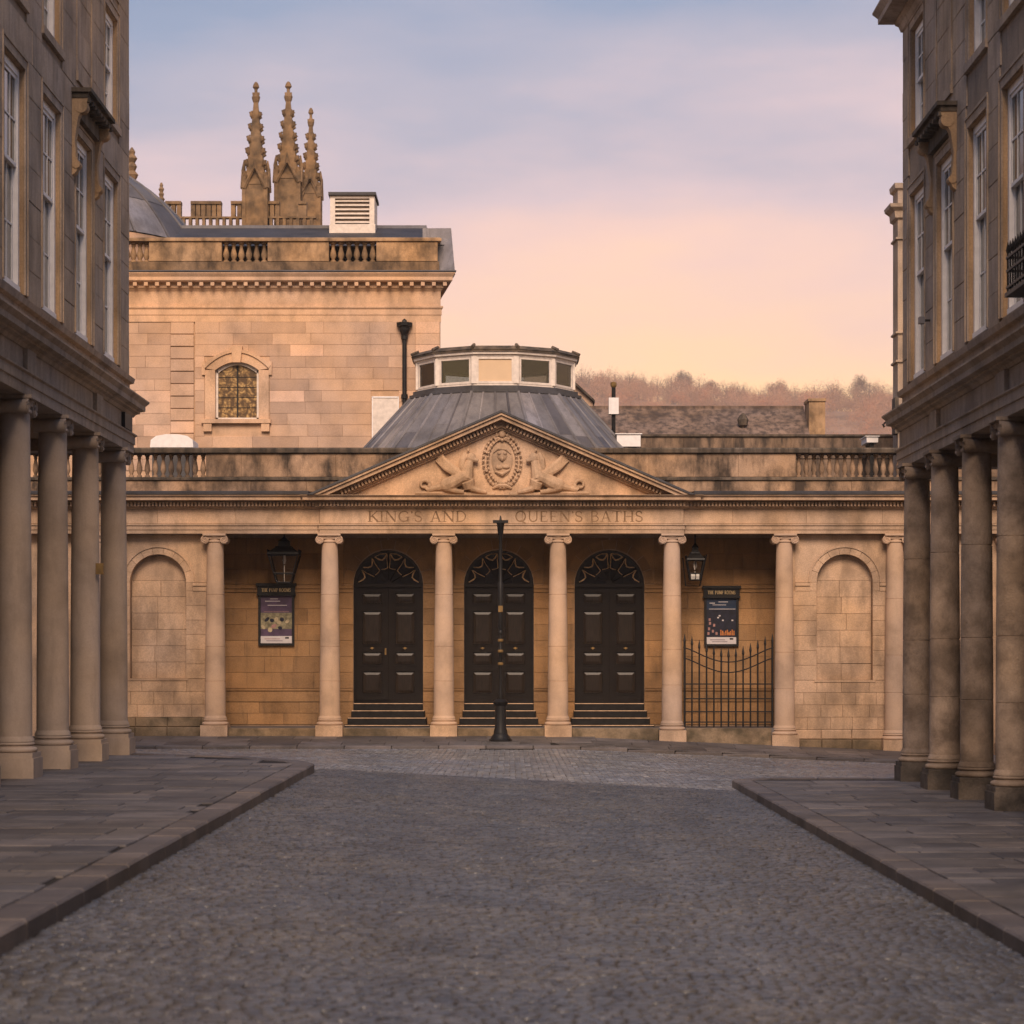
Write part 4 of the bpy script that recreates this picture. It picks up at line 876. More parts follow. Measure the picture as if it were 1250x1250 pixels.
# ================================================================== POSTER BOARDS, LANTERNS, GATE, LAMP POST
def at(u, v, y): return (y * (u - U0) / F, EYE + y * (V0 - v) / F)
def poster(u0, u1, v0, v1, label, kind):
    y = YB - .03; s = F / y; x0, x1 = at(u0, 0, y)[0], at(u1, 0, y)[0]; z1, z0 = at(0, v0, y)[1], at(0, v1, y)[1]
    w = x1 - x0; b_ = root('poster_board', label, 'poster', ((x0 + x1) / 2, y, z0), 'glazed poster boards in the porch')
    f_ = MB(); fz0 = z1 - .26; a, c = x0 + .05, x1 - .05; t_ = .055
    f_.box(a, a + t_, y - .07, y, z0, fz0).box(c - t_, c, y - .07, y, z0, fz0).box(a + t_, c - t_, y - .07, y, z0, z0 + t_).box(a + t_, c - t_, y - .07, y, fz0 - t_ * .6, fz0); f_.box(a + t_, c - t_, y - .02, y - .004, z0 + t_, fz0 - .03)
    f_.build('frame', 'iron', b_)
    h_ = MB().box(x0 + .03, x1 - .03, y - .09, y, fz0, z1 - .07).box(x0, x1, y - .13, y, z1 - .07, z1).box(x0 + .015, x1 - .015, y - .11, y, fz0 - .035, fz0 + .015)
    hb = h_.build('header', 'iron', b_); letters('THE PUMP ROOMS', hb, 'goldletter', x0 + .13, x1 - .13, fz0 + .055, .085, y - .092, .004)
    A_, B_, P0, P1 = a + t_, c - t_, z0 + t_, fz0 - .035; H_ = P1 - P0; Wd = B_ - A_
    yy = y - .022
    sheet = BX('poster_sheet', 'p_violet' if kind else 'p_navy', b_, A_, B_, yy - .004, yy, P0, P1)
    def patch(m, p, q, r, s_, o=1): BX('print', m, sheet, A_ + Wd * p, A_ + Wd * q, yy - .004 - .002 * o, yy - .003, P0 + H_ * r, P0 + H_ * s_)
    patch('p_white', .0, 1, 0, .15)
    patch('iron', .78, .9, .095, .13, 2); patch('p_pink' if kind else 'p_violet', .12, .62, .085, .098, 2); patch('p_violet', .18, .7, .045, .056, 2)
    if kind:
        patch('p_white', .14, .62, .875, .892); patch('p_white', .30, .55, .925, .938); patch('p_white', .22, .84, .79, .805); patch('p_pink', .1, .9, .66, .668)
        patch('p_olive', 0, 1, .30, .64)
        for (p, q, m) in ((.08, .34, 'p_sand'), (.2, .5, 'p_navy'), (.3, .28, 'p_sand'), (.42, .36, 'p_pink'), (.5, .5, 'p_sand'), (.58, .44, 'p_sand'), (.68, .5, 'p_navy'), (.75, .34, 'p_olive'), (.85, .46, 'p_sand'), (.36, .48, 'p_navy'), (.62, .32, 'p_navy')):
            e = MB(); n_ = 10; ang = random.uniform(-.9, .9); rx, rz_ = Wd * random.uniform(.06, .11), H_ * random.uniform(.03, .05)
            pts = [(A_ + Wd * p + rx * math.cos(t2) * math.cos(ang) - rz_ * math.sin(t2) * math.sin(ang), P0 + H_ * q + rx * math.cos(t2) * math.sin(ang) + rz_ * math.sin(t2) * math.cos(ang)) for t2 in [2 * math.pi * i / n_ for i in range(n_)]]
            e.prism_y(pts, yy - .009 - random.random() * .002, yy - .003).build('print', m, sheet)
    else:
        patch('p_blue', 0, 1, .75, 1); patch('p_white', .08, .97, .755, .768, 2); patch('p_white', .10, .28, .88, .90, 2); patch('p_white', .40, .72, .91, .925, 2); patch('p_white', .2, .66, .845, .858, 2)
        for i in range(9):
            p = .46 + i * .055; patch('p_orange', p, p + .03 + .02 * random.random(), .19, .25 + .08 * random.random())
        for (p, q) in ((.03, .2), (.05, .3), (.08, .42), (.18, .25), (.22, .38), (.3, .2), (.07, .5)): patch('p_pink', p, p + .07, q, q + .06, 1)
        for (p, q) in ((.36, .56), (.52, .5), (.84, .50), (.41, .6)): patch('p_white', p, p + .06, q, q + .03, 2)
    return b_
poster(313, 362, 712, 788, 'black framed poster board with violet poster between stone columns', 1)
poster(857, 904, 715, 789, 'black framed poster board with dark blue night poster behind the iron gate', 0)
def lantern(u, vt, vb, y, wt, wb, label, hang, extra):
    x, zt = at(u, vt, y); zbm = at(u, vb, y)[1]; r = root('hanging_lantern', label, 'lantern', (x, y, zbm), 'iron lanterns hanging in the porch')
    a, b = wt / 2, wb / 2; f_ = MB(); cr = []
    for sx, sy in SG:
        f_.tube([(x + sx * a, y + sy * a, zt), (x + sx * b, y + sy * b, zbm)], .018, 5)
    for q, z in ((a, zt), (b, zbm), (b + (a - b) * .32, zbm + (zt - zbm) * .32)):
        pts = [(x + sx * q, y + sy * q, z) for sx, sy in SG]; 
        for i in range(4): f_.tube([pts[i], pts[(i + 1) % 4]], .016, 5)
    for sx in (-1, 1): f_.tube([(x + sx * .0, y - a, zt), (x, y - b, zbm)], .010, 5)
    f_.build('frame', 'iron', r)
    rf = MB(); rf.lathe(x, y, [(a * 1.5, zt + .01), (a * 1.44, zt + .04), (a * .8, zt + .16), (a * .75, zt + .19), (a * .55, zt + .20), (a * .5, zt + .29), (a * .58, zt + .30), (a * .2, zt + .38), (.02, zt + .42)], 4, math.pi / 4)
    rf.build('roof', 'iron', r)
    cro = MB()
    for sx, sy in SG:
        for t_ in (.2, .8): cro.tube([(x + sx * a, y + sy * a * t_, zt + .03), (x + sx * a * 1.06, y + sy * a * 1.06 * t_, zt + .11)], .014, 4)
    cro.build('cresting', 'iron', r)
    MB().tube([(x, y, zt - .02), (x, y, zt - .14), (x, y, zt - .22)], [.03, .045, .02], 8).tube([(x, y, zbm), (x, y, zt - .25)], .010, 5).build('burner', 'offwhite', r)
    for i in range(4):
        (ax, ay), (bx, by) = SG[i], SG[(i + 1) % 4]; k_ = .985
        MB().add([(x + ax * a * k_, y + ay * a * k_, zt), (x + bx * a * k_, y + by * a * k_, zt), (x + bx * b * k_, y + by * b * k_, zbm), (x + ax * b * k_, y + ay * b * k_, zbm)] , [(0, 1, 2, 3)]).build('pane', 'lampglass', r)
    MB().tube([(x, y, zt + .40), (x, y, hang)], .018, 6).build('hanging_rod', 'iron', r)
    if extra:
        e = MB(); q = .07; e.tube([(x - a - q - .02, y, zt + .06), (x - b - q - .03, y, zbm - .14), (x + b - .01, y, zbm - .14), (x + a + q, y, zt + .14)], .018, 5); e.build('bracket', 'iron', r)
        MB().box(x - b * .8, x + b * .8, y - .02, y + .02, zbm + .02, zbm + .16).build('reflector', 'white', r)
lantern(347, 677, 711, 55.75, .70, .34, 'wide four-sided iron lantern hanging above the violet poster board', 4.8, False)
lantern(848.5, 684, 708, 55.55, .40, .24, 'small iron lantern with pale reflector and bracket beside the column by the gate', 4.8, True)
# gate
gx0, gx1 = COLX[6] + .26, COLX[7] - .25; gy_ = 54.95; gz = .13
gt = root('iron_gate', 'black spiked iron gate with dipping top between two columns', 'gate', ((gx0 + gx1) / 2, gy_, gz))
nb = 13
def gtop(t_): return 1.98 - .34 * math.sin(math.pi * t_) ** 1.3
for i in range(nb):
    t_ = i / (nb - 1); x = gx0 + .03 + (gx1 - gx0 - .06) * t_; z1 = gz + gtop(t_); r = .026 if i in (0, nb - 1) else .019
    MB().tube([(x, gy_, gz + .02), (x, gy_, z1)], r, 6).tube([(x, gy_, z1 - .03), (x, gy_, z1 + .02), (x, gy_, z1 + .06), (x, gy_, z1 + .20)], [.016, .030, .026, .004], 6).build('bar', 'iron', gt)
for h_ in (.12, .36, .66, 1.0): MB().box(gx0, gx1, gy_ - .018, gy_ + .018, gz + h_, gz + h_ + .028).build('rail', 'iron', gt)
for off in (.12, .36): MB().tube([(gx0 + (gx1 - gx0) * i / 16, gy_, gz + gtop(i / 16) - off) for i in range(17)], .014, 5).build('rail', 'iron', gt)
# lamp post
lx, ly = at(611, 0, 52.75)[0], 52.75; lz = zb(lx) - .11
lp = root('lamp_post', 'black iron lamp post with bare T-shaped head in front of the doors', 'lamp post', (lx, ly, lz))
BX('base_slab', 'slab', lp, lx - .42, lx + .42, ly - .3, ly + .3, lz - .05, lz + .05)
pr_ = [(.25, .05), (.25, .09), (.21, .13), (.20, .16), (.155, .22), (.15, .28), (.125, .36), (.125, .84), (.16, .88), (.17, .93), (.13, .97), (.10, .99)]
MB().lathe(lx, ly, [(r, lz + z) for r, z in pr_], 12).build('pedestal', 'iron', lp, True, None, 30)
pr_ = [(.055, .98), (.06, 1.10), (.05, 1.2), (.048, 2.0), (.06, 2.02), (.06, 2.06), (.048, 2.08), (.045, 2.42), (.062, 2.44), (.062, 2.50), (.048, 2.52), (.075, 2.6), (.075, 3.55), (.05, 3.6), (.05, 4.62), (.075, 4.66), (.10, 4.86), (.12, 4.9)]
MB().lathe(lx, ly, [(r * .8, lz + z) for r, z in pr_], 12).build('post', 'iron', lp, True, None, 30)
for z in (2.26, 2.02, 1.74): MB().lathe(lx, ly, [(.05, lz + z), (.062, lz + z + .015), (.062, lz + z + .05), (.05, lz + z + .065)], 12).build('collar', 'metal', lp)
MB().box(lx - .05, lx + .05, ly - .075, ly - .055, lz + 2.92, lz + 3.06).build('number_plate', 'metal', lp)
MB().box(lx - .17, lx + .17, ly - .06, ly + .06, lz + 4.90, lz + 4.96).tube([(lx, ly, lz + 4.96), (lx, ly, lz + 5.06)], [.03, .012], 6).build('ladder_bar', 'iron', lp)
# small metal cover in the setts by the lamp
cv = MB().box(lx - .45, lx + .75, 51.55, 51.85, road_z(lx, 51.7) - .02, road_z(lx, 51.7) + .012).build('drain_cover', 'iron'); tag(cv, 'dark iron drain cover in the setts before the lamp post', 'drain cover')
# balcony, plaque and flood light on the terraces
bz, bx_ = 6.10, 5.98
bc = root('window_balcony', 'spiked black iron balcony bolted under a tall sash window', 'balcony', (6.2, 27.8, bz))
MB().box(bx_, 6.39, 26.9, 28.7, bz, bz + .05).build('floor', 'iron', bc)
for k_ in range(13):
    y = 26.95 + 1.7 * k_ / 12; MB().tube([(bx_ + .03, y, bz + .05), (bx_ + .03, y, bz + .52), (bx_ + .03, y, bz + .56), (bx_ + .03, y, bz + .66)], [.013, .013, .025, .004], 5).build('bar', 'iron', bc)
for k_ in range(3): x = bx_ + .12 + .11 * k_; MB().tube([(x, 28.66, bz + .05), (x, 28.66, bz + .52), (x, 28.66, bz + .56), (x, 28.66, bz + .66)], [.013, .013, .025, .004], 5).build('bar', 'iron', bc)
for z in (.10, .30, .46): MB().box(bx_ + .015, bx_ + .045, 26.9, 28.7, bz + z, bz + z + .03).box(bx_ + .045, 6.39, 28.645, 28.675, bz + z, bz + z + .03).build('rail', 'iron', bc)
fx, fzz = at(1135, 390, 36.0); fl = root('flood_light', 'small pale flood light on the wall above the worn columns', 'light', (6.3, 36.1, fzz - .1))
MB().box(6.22, 6.30, 36.03, 36.17, fzz - .05, fzz + .05).build('housing', 'lead', fl); MB().tube([(6.39, 36.1, fzz), (6.28, 36.1, fzz)], .02, 6).build('bracket', 'iron', fl)
vn = root('wall_plaque', 'small dark vent plate on the frieze end above the pale columns', 'plaque', (-6.19, 38.9, ZL + 5.32)); MB().box(-6.324, -6.27, 38.75, 39.45, ZL + 5.33, ZL + 5.58).build('plate', 'iron', vn)
pq = root('door_plaque', 'small brass plaque fixed to a smooth pale column', 'plaque', (-6.42, 36.1, 2.95)); MB().box(-6.30, -6.18, 36.155, 36.185, 3.02, 3.19).build('plate', 'metal', pq)

# ================================================================== TALL HALL BEHIND (left)
YH = 70.0
def hx(u): return YH * (u - U0) / F
def hz(v): return EYE + YH * (V0 - v) / F
hall = root('assembly_hall', 'tall warm ashlar hall with balustraded parapet and arched window', 'building', (hx(350), YH, 0))
XR = hx(537); XS = hx(238)
WXa, WXb, WZa, WZs = hx(263), hx(316), hz(512), hz(452)               # window opening, springing
wt = hz(442)
core = MB(); zt_ = hz(374)
core.box(XS, WXa, YH, YH + .5, 0, zt_).box(WXb, XR, YH, YH + .5, 0, zt_).box(WXa, WXb, YH, YH + .5, 0, WZa)
n = 12; wc_ = (WXa + WXb) / 2; hw_ = (WXb - WXa) / 2
arc = [(wc_ - hw_ + 2 * hw_ * i / n, WZs + (wt - WZs) * (1 - ((2 * i / n) - 1) ** 2)) for i in range(n + 1)]
for i in range(n): core.prism_y([arc[i], arc[i + 1], (arc[i + 1][0], zt_), (arc[i][0], zt_)], YH, YH + .5)
core.box(-17, XS - .001, YH + .03, YH + .5, 0, zt_)
core.prism_z([(-17, YH + .5), (XR, YH + .5), (XR - 1.1, YH + 9), (-17, YH + 9)], 0, hz(335))
hw = core.build('wall', 'pumptrim', hall)
ch = YH * 13.8 / F
op = [(WXa - .32, WXb + .32, WZa - .25, hz(436)), (hx(453), hx(487), 0, hz(484))]
ashlar(hw, 'pump', FRONT(YH), XS + .002, hx(507), hz(547) - 2 * ch, hz(393), ch, 1.0, op, .025, .005, 0, 'stone_block', .5)
ashlar(hw, 'pump', FRONT(YH), hx(507) + .002, XR - .002, hz(547) - 2 * ch, hz(393), ch, .75, (), .03, .006)
ashlar(hw, 'pump', FRONT(YH + .03), -12.5, hx(208), hz(547) - 2 * ch, hz(393), ch, .85, (), .025, .005, 0, 'stone_block', .5)
nq = 12
for i in range(nq):                                                  # stepped quoins beside the straight joint
    z0 = hz(547) - 2 * ch + i * (hz(393) - hz(547) + 2 * ch) / nq; z1 = z0 + (hz(393) - hz(547) + 2 * ch) / nq
    block('quoin', 'pump', hw, FRONT(YH + .03), hx(208) + .004, XS - .03, z0 + .012, z1 - .012, 0, .055 if i % 2 else .07, .012)
hp = [(-17, YH), (XR, YH), (XR - 1.1, YH + 9)]
def hband(nm, m, prof): MB().sweep(hp, prof).build(nm, m, hall)
hband('architrave', 'pumptrim', [(-.3, hz(393)), (.03, hz(393)), (.03, hz(385)), (.05, hz(384.5)), (.05, hz(378)), (.09, hz(376)), (.09, hz(374)), (-.3, hz(374))])
hband('frieze', 'pumptrim', [(-.3, hz(374) + .002), (.02, hz(374) + .002), (.02, hz(356)), (.08, hz(353)), (.10, hz(352)), (-.3, hz(352))])
hband('cornice', 'pumptrim', [(-.3, hz(352) + .002), (.12, hz(352) + .002), (.12, hz(346)), (.30, hz(345.5)), (.34, hz(344)), (.34, hz(340)), (.41, hz(336)), (.41, hz(335)), (-.3, hz(335))])
hband('lead_gutter', 'leadk', [(-.3, hz(335) + .002), (.42, hz(335) + .002), (.44, hz(334)), (.43, hz(332.5)), (-.3, hz(331))])
x = -13.0
while x < XR + .3: BX('modillion', 'pumptrim', hall, x, x + .11, YH - .30, YH - .121, hz(350.5), hz(346.2)); x += .325
# window
ws = MB()
so = .30
ws.box(WXa - so, WXa - .002, YH - .07, YH + .1, WZa, WZs).box(WXb + .002, WXb + so, YH - .07, YH + .1, WZa, WZs)
out = [(wc_ - (hw_ + so) + 2 * (hw_ + so) * i / n, WZs + .05 + (wt - WZs + so * .75) * (1 - ((2 * i / n) - 1) ** 2)) for i in range(n + 1)]
for i in range(n): ws.prism_y([arc[i], arc[i + 1], out[i + 1], out[i]], YH - .071, YH + .1)
ws.box(WXa - so - .09, WXa - so, YH - .10, YH + .02, hz(458), hz(441.5)).box(WXb + so, WXb + so + .09, YH - .10, YH + .02, hz(458), hz(441.5))
for i in range(n):
    a, b = out[i], out[i + 1]; ws.prism_y([a, b, (b[0] + (b[0] - wc_) * .07, b[1] + .09), (a[0] + (a[0] - wc_) * .07, a[1] + .09)], YH - .12, YH + .02)
wsr = ws.build('window_surround', 'pumptrim', hall)
MB().prism_y([(wc_ - .11, hz(443)), (wc_ + .11, hz(443)), (wc_ + .17, hz(423)), (wc_ - .17, hz(423))], YH - .16, YH + .02).build('keystone', 'pumptrim', wsr)
MB().box(WXa - .40, WXb + .36, YH - .16, YH + .02, WZa - .12, WZa - .002).build('sill', 'pumptrim', wsr)
for xx in (WXa - .22, WXb + .20): MB().box(xx - .12, xx + .12, YH - .13, YH + .02, WZa - .36, WZa - .122).build('sill_bracket', 'pumptrim', wsr)
wd = MB(); wd.box(WXa, WXa + .07, YH + .08, YH + .16, WZa, WZs).box(WXb - .07, WXb, YH + .08, YH + .16, WZa, WZs).box(WXa, WXb, YH + .08, YH + .16, WZa, WZa + .06)
inn = [(wc_ + (p[0] - wc_) * .9, p[1] - .08) for p in arc]
for i in range(n): wd.prism_y([inn[i], inn[i + 1], arc[i + 1], arc[i]], YH + .08, YH + .16)
wn = wd.build('window', 'offwhite', hall)
for sd in (-1, 1):
    pp = [(wc_ + sd * .015, WZa + .06)] + [(wc_ + sd * (hw_ - .06), WZa + .06), (wc_ + sd * (hw_ - .06), WZs - .02)] + [q for q in (inn[6:][::-1] if sd > 0 else inn[:7])] 
    pp = [(wc_ + sd * .015, WZa + .06), (wc_ + sd * (hw_ - .06), WZa + .06), (wc_ + sd * (hw_ - .06), WZs)] + [(wc_ + sd * (hw_ - .06) * k_, WZs - .04 + (wt - WZs) * (1 - k_ * k_)) for k_ in (.8, .6, .4, .2)] + [(wc_ + sd * .015, wt - .05)]
    MB().prism_y(pp, YH + .14, YH + .15).build('pane', 'amber', wn)
MB().box(wc_ - .02, wc_ + .02, YH + .10, YH + .15, WZa + .06, wt - .06).build('mullion', 'iron', wn)
for k_ in range(1, 5): z = WZa + .06 + k_ * .3; MB().box(WXa + .06, WXb - .06, YH + .125, YH + .139, z - .008, z + .008).build('glazing_bar', 'iron', wn)
# blind window and downpipe
bw = MB().box(hx(455), hx(486), YH - .03, YH + .03, hz(560), hz(485)).build('blind_window', 'offwhite', hall)
MB().box(hx(454), hx(455) + .01, YH - .05, YH + .02, hz(560), hz(484)).box(hx(486) - .01, hx(487), YH - .05, YH + .02, hz(560), hz(484)).box(hx(455), hx(486), YH - .05, YH + .02, hz(485) - .02, hz(484)).build('frame', 'white', bw)
dp = MB().tube([(hx(494), YH - .12, 4), (hx(494), YH - .12, hz(409))], .065, 10)
for v_ in (487, 415): dp.tube([(hx(494), YH - .12, hz(v_)), (hx(494), YH - .12, hz(v_) + .12)], .10, 10)
dp = dp.build('downpipe', 'iron', hall, True, None, 40)
MB().lathe(hx(494), YH - .14, [(.07, hz(412)), (.10, hz(409)), (.16, hz(404)), (.17, hz(400)), (.24, hz(399)), (.25, hz(395)), (.08, hz(394)), (.07, hz(392)), (.02, hz(390))], 8, math.pi / 8).build('hopper_head', 'iron', dp)
# parapet
hpp = [(-17, YH + .12), (hx(536), YH + .12), (hx(536) - 1, YH + 8)]
pp0 = MB().sweep(hpp, [(0, hz(331)), (0, hz(318.5)), (-.35, hz(318.5)), (-.35, hz(331))]).build('parapet', 'pumpdark', hall)
gaps = [(-11.8, hx(181)), (hx(270), hx(326)), (hx(401), hx(459))]; e_ = [-17] + [g_2 for g_1 in gaps for g_2 in g_1] + [hx(534)]
for i in range(0, len(e_), 2):
    if e_[i + 1] - e_[i] < .1: continue
    BX('parapet_core', 'pumpdirty', pp0, e_[i], e_[i + 1], YH + .15, YH + .45, hz(318) , hz(294)); ashlar(pp0, 'pumpdirty', FRONT(YH + .15), max(e_[i], -12.5), e_[i + 1], hz(318), hz(294), .6, 1.6, (), .025, .006)
for a, b in gaps:
    n_ = 6
    for i in range(n_):
        x = a + (i + .5) * (b - a) / n_; z = hz(318); h = hz(294) - z; pf_ = [(.09, 0), (.09, .06), (.05, .1), (.06, .16), (.10, .32), (.09, .44), (.05, .70), (.05, .78), (.075, .83), (.05, .87), (.09, .92), (.09, 1)]
        MB().lathe(x, YH + .30, [(r, z + q * h) for r, q in pf_], 10).build('baluster', 'pumpdirty', pp0, True)
MB().sweep(hpp, [(.0, hz(294)), (.06, hz(293.5)), (.06, hz(290.5)), (0, hz(289)), (-.4, hz(289)), (-.4, hz(294))]).build('coping', 'pumpdirty', pp0)
# slate roof, lead clad roof end, louvred vent
rf = MB().prism_x([(YH + .6, hz(296)), (YH + 4.0, hz(248)), (YH + 8, hz(290)), (YH + 8, hz(296))], hx(200), hx(516)).build('slate_roof', 'slate', hall)
MB().prism_x([(YH + 3.9, hz(248) - .06), (YH + 4.1, hz(248) - .06), (YH + 4.1, hz(248) + .06), (YH + 3.9, hz(248) + .06)], hx(200), hx(515)).build('ridge_roll', 'lead', rf)
ce = MB(); A0, A1, B1 = hx(515), hx(550), hx(556)
ce.add([(A0, YH + .5, hz(334)), (hx(556), YH - .3, hz(337)), (A1, YH + .6, hz(274)), (A0, YH + .6, hz(274)), (A0, YH + 8, hz(334)), (hx(556) - 1, YH + 8, hz(337)), (A1 - .9, YH + 8, hz(274)), (A0, YH + 8, hz(274))],
       [(0, 1, 2, 3), (1, 5, 6, 2), (3, 2, 6, 7), (5, 4, 7, 6), (0, 3, 7, 4)])
ce = ce.build('lead_clad_end', 'lead', hall)
for k_, (p, q) in enumerate(((0, .3), (.31, .62), (.63, .97))):
    z0, z1 = hz(334) + (hz(274) - hz(334)) * p, hz(334) + (hz(274) - hz(334)) * q
    MB().box(hx(521), hx(549) + .02, YH + .46 , YH + .62, z0 + .02, z1).build('lead_sheet', 'lead', ce)
yv = YH + 3.0; vx = lambda u: yv * (u - U0) / F; vz = lambda v_: EYE + yv * (V0 - v_) / F
vt = MB().box(vx(404), vx(456), yv + .3, yv + 1.6, vz(292), vz(240)).box(vx(402), vx(458), yv, yv + 1.7, vz(285), vz(273.5))
vt.box(vx(403), vx(409), yv, yv + 1.6, vz(273.5), vz(239)).box(vx(451), vx(457), yv, yv + 1.6, vz(273.5), vz(239)).box(vx(409), vx(451), yv, yv + 1.6, vz(242), vz(239))
vt = vt.build('louvred_vent', 'offwhite', hall)
BX('vent_roof', 'leadk', vt, vx(401), vx(459), yv - .1, yv + 1.7, vz(238.5), vz(235))
for k_ in range(6): z = vz(271 - k_ * 5.2); MB().add([(vx(409), yv + .02, z), (vx(451), yv + .02, z), (vx(451), yv + .18, z + .09), (vx(409), yv + .18, z + .09), (vx(409), yv + .02, z - .025), (vx(451), yv + .02, z - .025), (vx(451), yv + .18, z + .065), (vx(409), yv + .18, z + .065)], [(0, 1, 2, 3), (7, 6, 5, 4), (0, 4, 5, 1), (2, 6, 7, 3)]).build('louvre_blade', 'offwhite', vt)
# lead dome
yd_ = 82.0; dX = yd_ * (40 - U0) / F; dZ = EYE + yd_ * (V0 - 424) / F; dR = yd_ * 238 / F
dm = root('lead_dome', 'grey ribbed lead dome rising behind the hall parapet', 'dome', (dX, yd_, 10))
core = MB().lathe(dX, yd_, [(dR * .84, dZ + dR * .50)] + [(dR * math.cos(R(a)) - .03, dZ + dR * math.sin(R(a)) - .02) for a in (33, 40, 50, 60, 70, 80, 87)], 48).build('dome_core', 'leadk', dm, True)
for k_ in range(24):
    a0, a1 = 2 * math.pi * k_ / 24 + .006, 2 * math.pi * (k_ + 1) / 24 - .006
    if not (-1.2 < (k_ / 24 * 2 * math.pi - 1.5 * math.pi + math.pi) % (2 * math.pi) - math.pi < 1.9): continue
    for (e0_, e1_) in ((29, 43), (43.3, 56), (56.3, 70), (70.3, 86)):
        v_ = []; st = 4
        for j in range(st + 1):
            e = R(e0_ + (e1_ - e0_) * j / st)
            for q in range(4): a = a0 + (a1 - a0) * q / 3; v_.append((dX + dR * math.cos(e) * math.cos(a), yd_ + dR * math.cos(e) * math.sin(a), dZ + dR * math.sin(e)))
        MB().add(v_, [(j * 4 + q, j * 4 + q + 1, j * 4 + 5 + q, j * 4 + 4 + q) for j in range(st) for q in range(3)]).build('lead_sheet', 'lead', dm, True)
    MB().tube([(dX + (dR + .01) * math.cos(R(e)) * math.cos(a0), yd_ + (dR + .01) * math.cos(R(e)) * math.sin(a0), dZ + (dR + .01) * math.sin(R(e))) for e in range(29, 88, 6)], .045, 5).build('lead_roll', 'lead', dm, True)
MB().lathe(dX, yd_, [(dR * .84, 10), (dR * .84, dZ + dR * .44), (dR * .87, dZ + dR * .45), (dR * .87, dZ + dR * .48), (dR * .8, dZ + dR * .49)], 48).build('drum', 'pumptrim', dm)

# ================================================================== ABBEY
YA = 112.0
ax_ = lambda u: YA * (u - U0) / F
az = lambda v_: EYE + YA * (V0 - v_) / F
ab = root('abbey', 'gothic abbey roofline with pierced battlements and crocketed pinnacles', 'church', (ax_(290), YA, 10))
def pinnacle(u, vt, vsh, w, y, vgab=None):
    """square shaft to vsh, crocketed spire to vt"""
    s = y / F; x = s * (u - U0); Z = lambda v_: EYE + s * (V0 - v_); h = w * s / 2
    m_ = MB().box(x - h, x + h, y - h, y + h, 8, Z(vsh)); m_.box(x - h * 1.06, x + h * 1.06, y - h * 1.06, y + h * 1.06, Z(vsh) - .25, Z(vsh) - .1)
    for sx, sy in SG: m_.box(x + sx * h * .98 - .09, x + sx * h * .98 + .09, y + sy * h * .98 - .09, y + sy * h * .98 + .09, 8, Z(vsh) + .1)
    p = m_.build('pinnacle', 'abbey', ab)
    zt0, zt1 = Z(vsh), Z(vt + (vsh - vt) * .13); hh = zt1 - zt0
    MB().lathe(x, y, [(h * 1.24, zt0), (h * .98, zt0 + hh * .22), (h * .58, zt0 + hh * .6), (h * .24, zt1)], 4, math.pi / 4).build('spire', 'abbey', p)
    for k_ in range(4):                                              # gablets
        a = k_ * math.pi / 2; ca, sa = math.cos(a), math.sin(a); d_ = h * 1.02
        P = lambda t_, z, o: (x + ca * (d_ + o) - sa * t_, y + sa * (d_ + o) + ca * t_, z)
        MB().tube([P(-h, zt0 - .45, .05), P(0, zt0 + .55, .05), P(h, zt0 - .45, .05)], .10, 5).tube([P(0, zt0 + .45, .05), P(0, zt0 + .95, .02)], [.12, .04], 5).build('gablet', 'abbey', p)
    cr = 0
    for j in range(6):
        t_ = .04 + j * .15; q = h * (1.24 - 1.0 * t_) * .707 - .02; z = zt0 + hh * t_; g = .115 * (1 - .35 * t_)
        for sx, sy in SG:
            bx_, by_ = x + sx * q, y + sy * q
            MB().tube([(bx_ - sx * .02, by_ - sy * .02, z - .12), (bx_ + sx * .05, by_ + sy * .05, z), (bx_ + sx * .08, by_ + sy * .08, z + .12), (bx_, by_, z + .20)], [g * .6, g * 1.1, g, g * .5], 6).build('crocket', 'abbey', p, True)
    fz_ = zt1; q = h * .16
    MB().lathe(x, y, [(q, fz_ - .25), (q * 1.9, fz_ - .1), (q * 2.4, fz_ + .08), (q * 1.6, fz_ + .22), (q * .9, fz_ + .30), (q * .9, fz_ + .45), (q * 1.9, fz_ + .55), (q * 1.4, fz_ + .7), (.05, fz_ + .8)], 8).tube([(x, y, fz_ + .75), (x, y, Z(vt))], .045, 5).box(x - .17, x + .17, y - .04, y + .04, Z(vt) - .38, Z(vt) - .27).build('finial', 'abbey', p)
pinnacle(312.5, 106, 221, 27, YA)
pinnacle(352, 106, 214, 28, YA + 2)
pinnacle(379.5, 139, 232, 22, YA + 9)
def small_fin(u, vt, vb, w, y):
    s = y / F; x = s * (u - U0); Z = lambda v_: EYE + s * (V0 - v_); h = w * s / 2; H_ = Z(vt) - Z(vb)
    pf_ = [(h, 0), (h * 1.1, .05), (h * .6, .12), (h * .95, .25), (h * .5, .36), (h * .75, .48), (h * .45, .58), (h * .8, .70), (h * .4, .8), (h * .5, .88), (.04, 1)]
    MB().lathe(x, y, [(h * .7, 9)] + [(r, Z(vb) + q * H_) for r, q in pf_], 8).build('finial', 'abbey', ab)
small_fin(197, 223, 250, 9, YA); small_fin(161, 180, 225, 17, YA - 4)
MB().box(ax_(190), ax_(392), YA + .5, YA + 12, 8, az(277)).build('tower_wall', 'abbey', ab)
bt_ = MB().box(ax_(205), ax_(386), YA - .2, YA + .25, az(282), az(276.5)).build('battlement', 'abbey', ab)
MB().box(ax_(205), ax_(386), YA - .18, YA + .2, az(267), az(265)).build('rail', 'abbey', bt_)
for i in range(22): u = 208 + i * 8.2; MB().box(ax_(u) - .07, ax_(u) + .07, YA - .16, YA + .18, az(276.5), az(267)).build('stub', 'abbey', bt_)
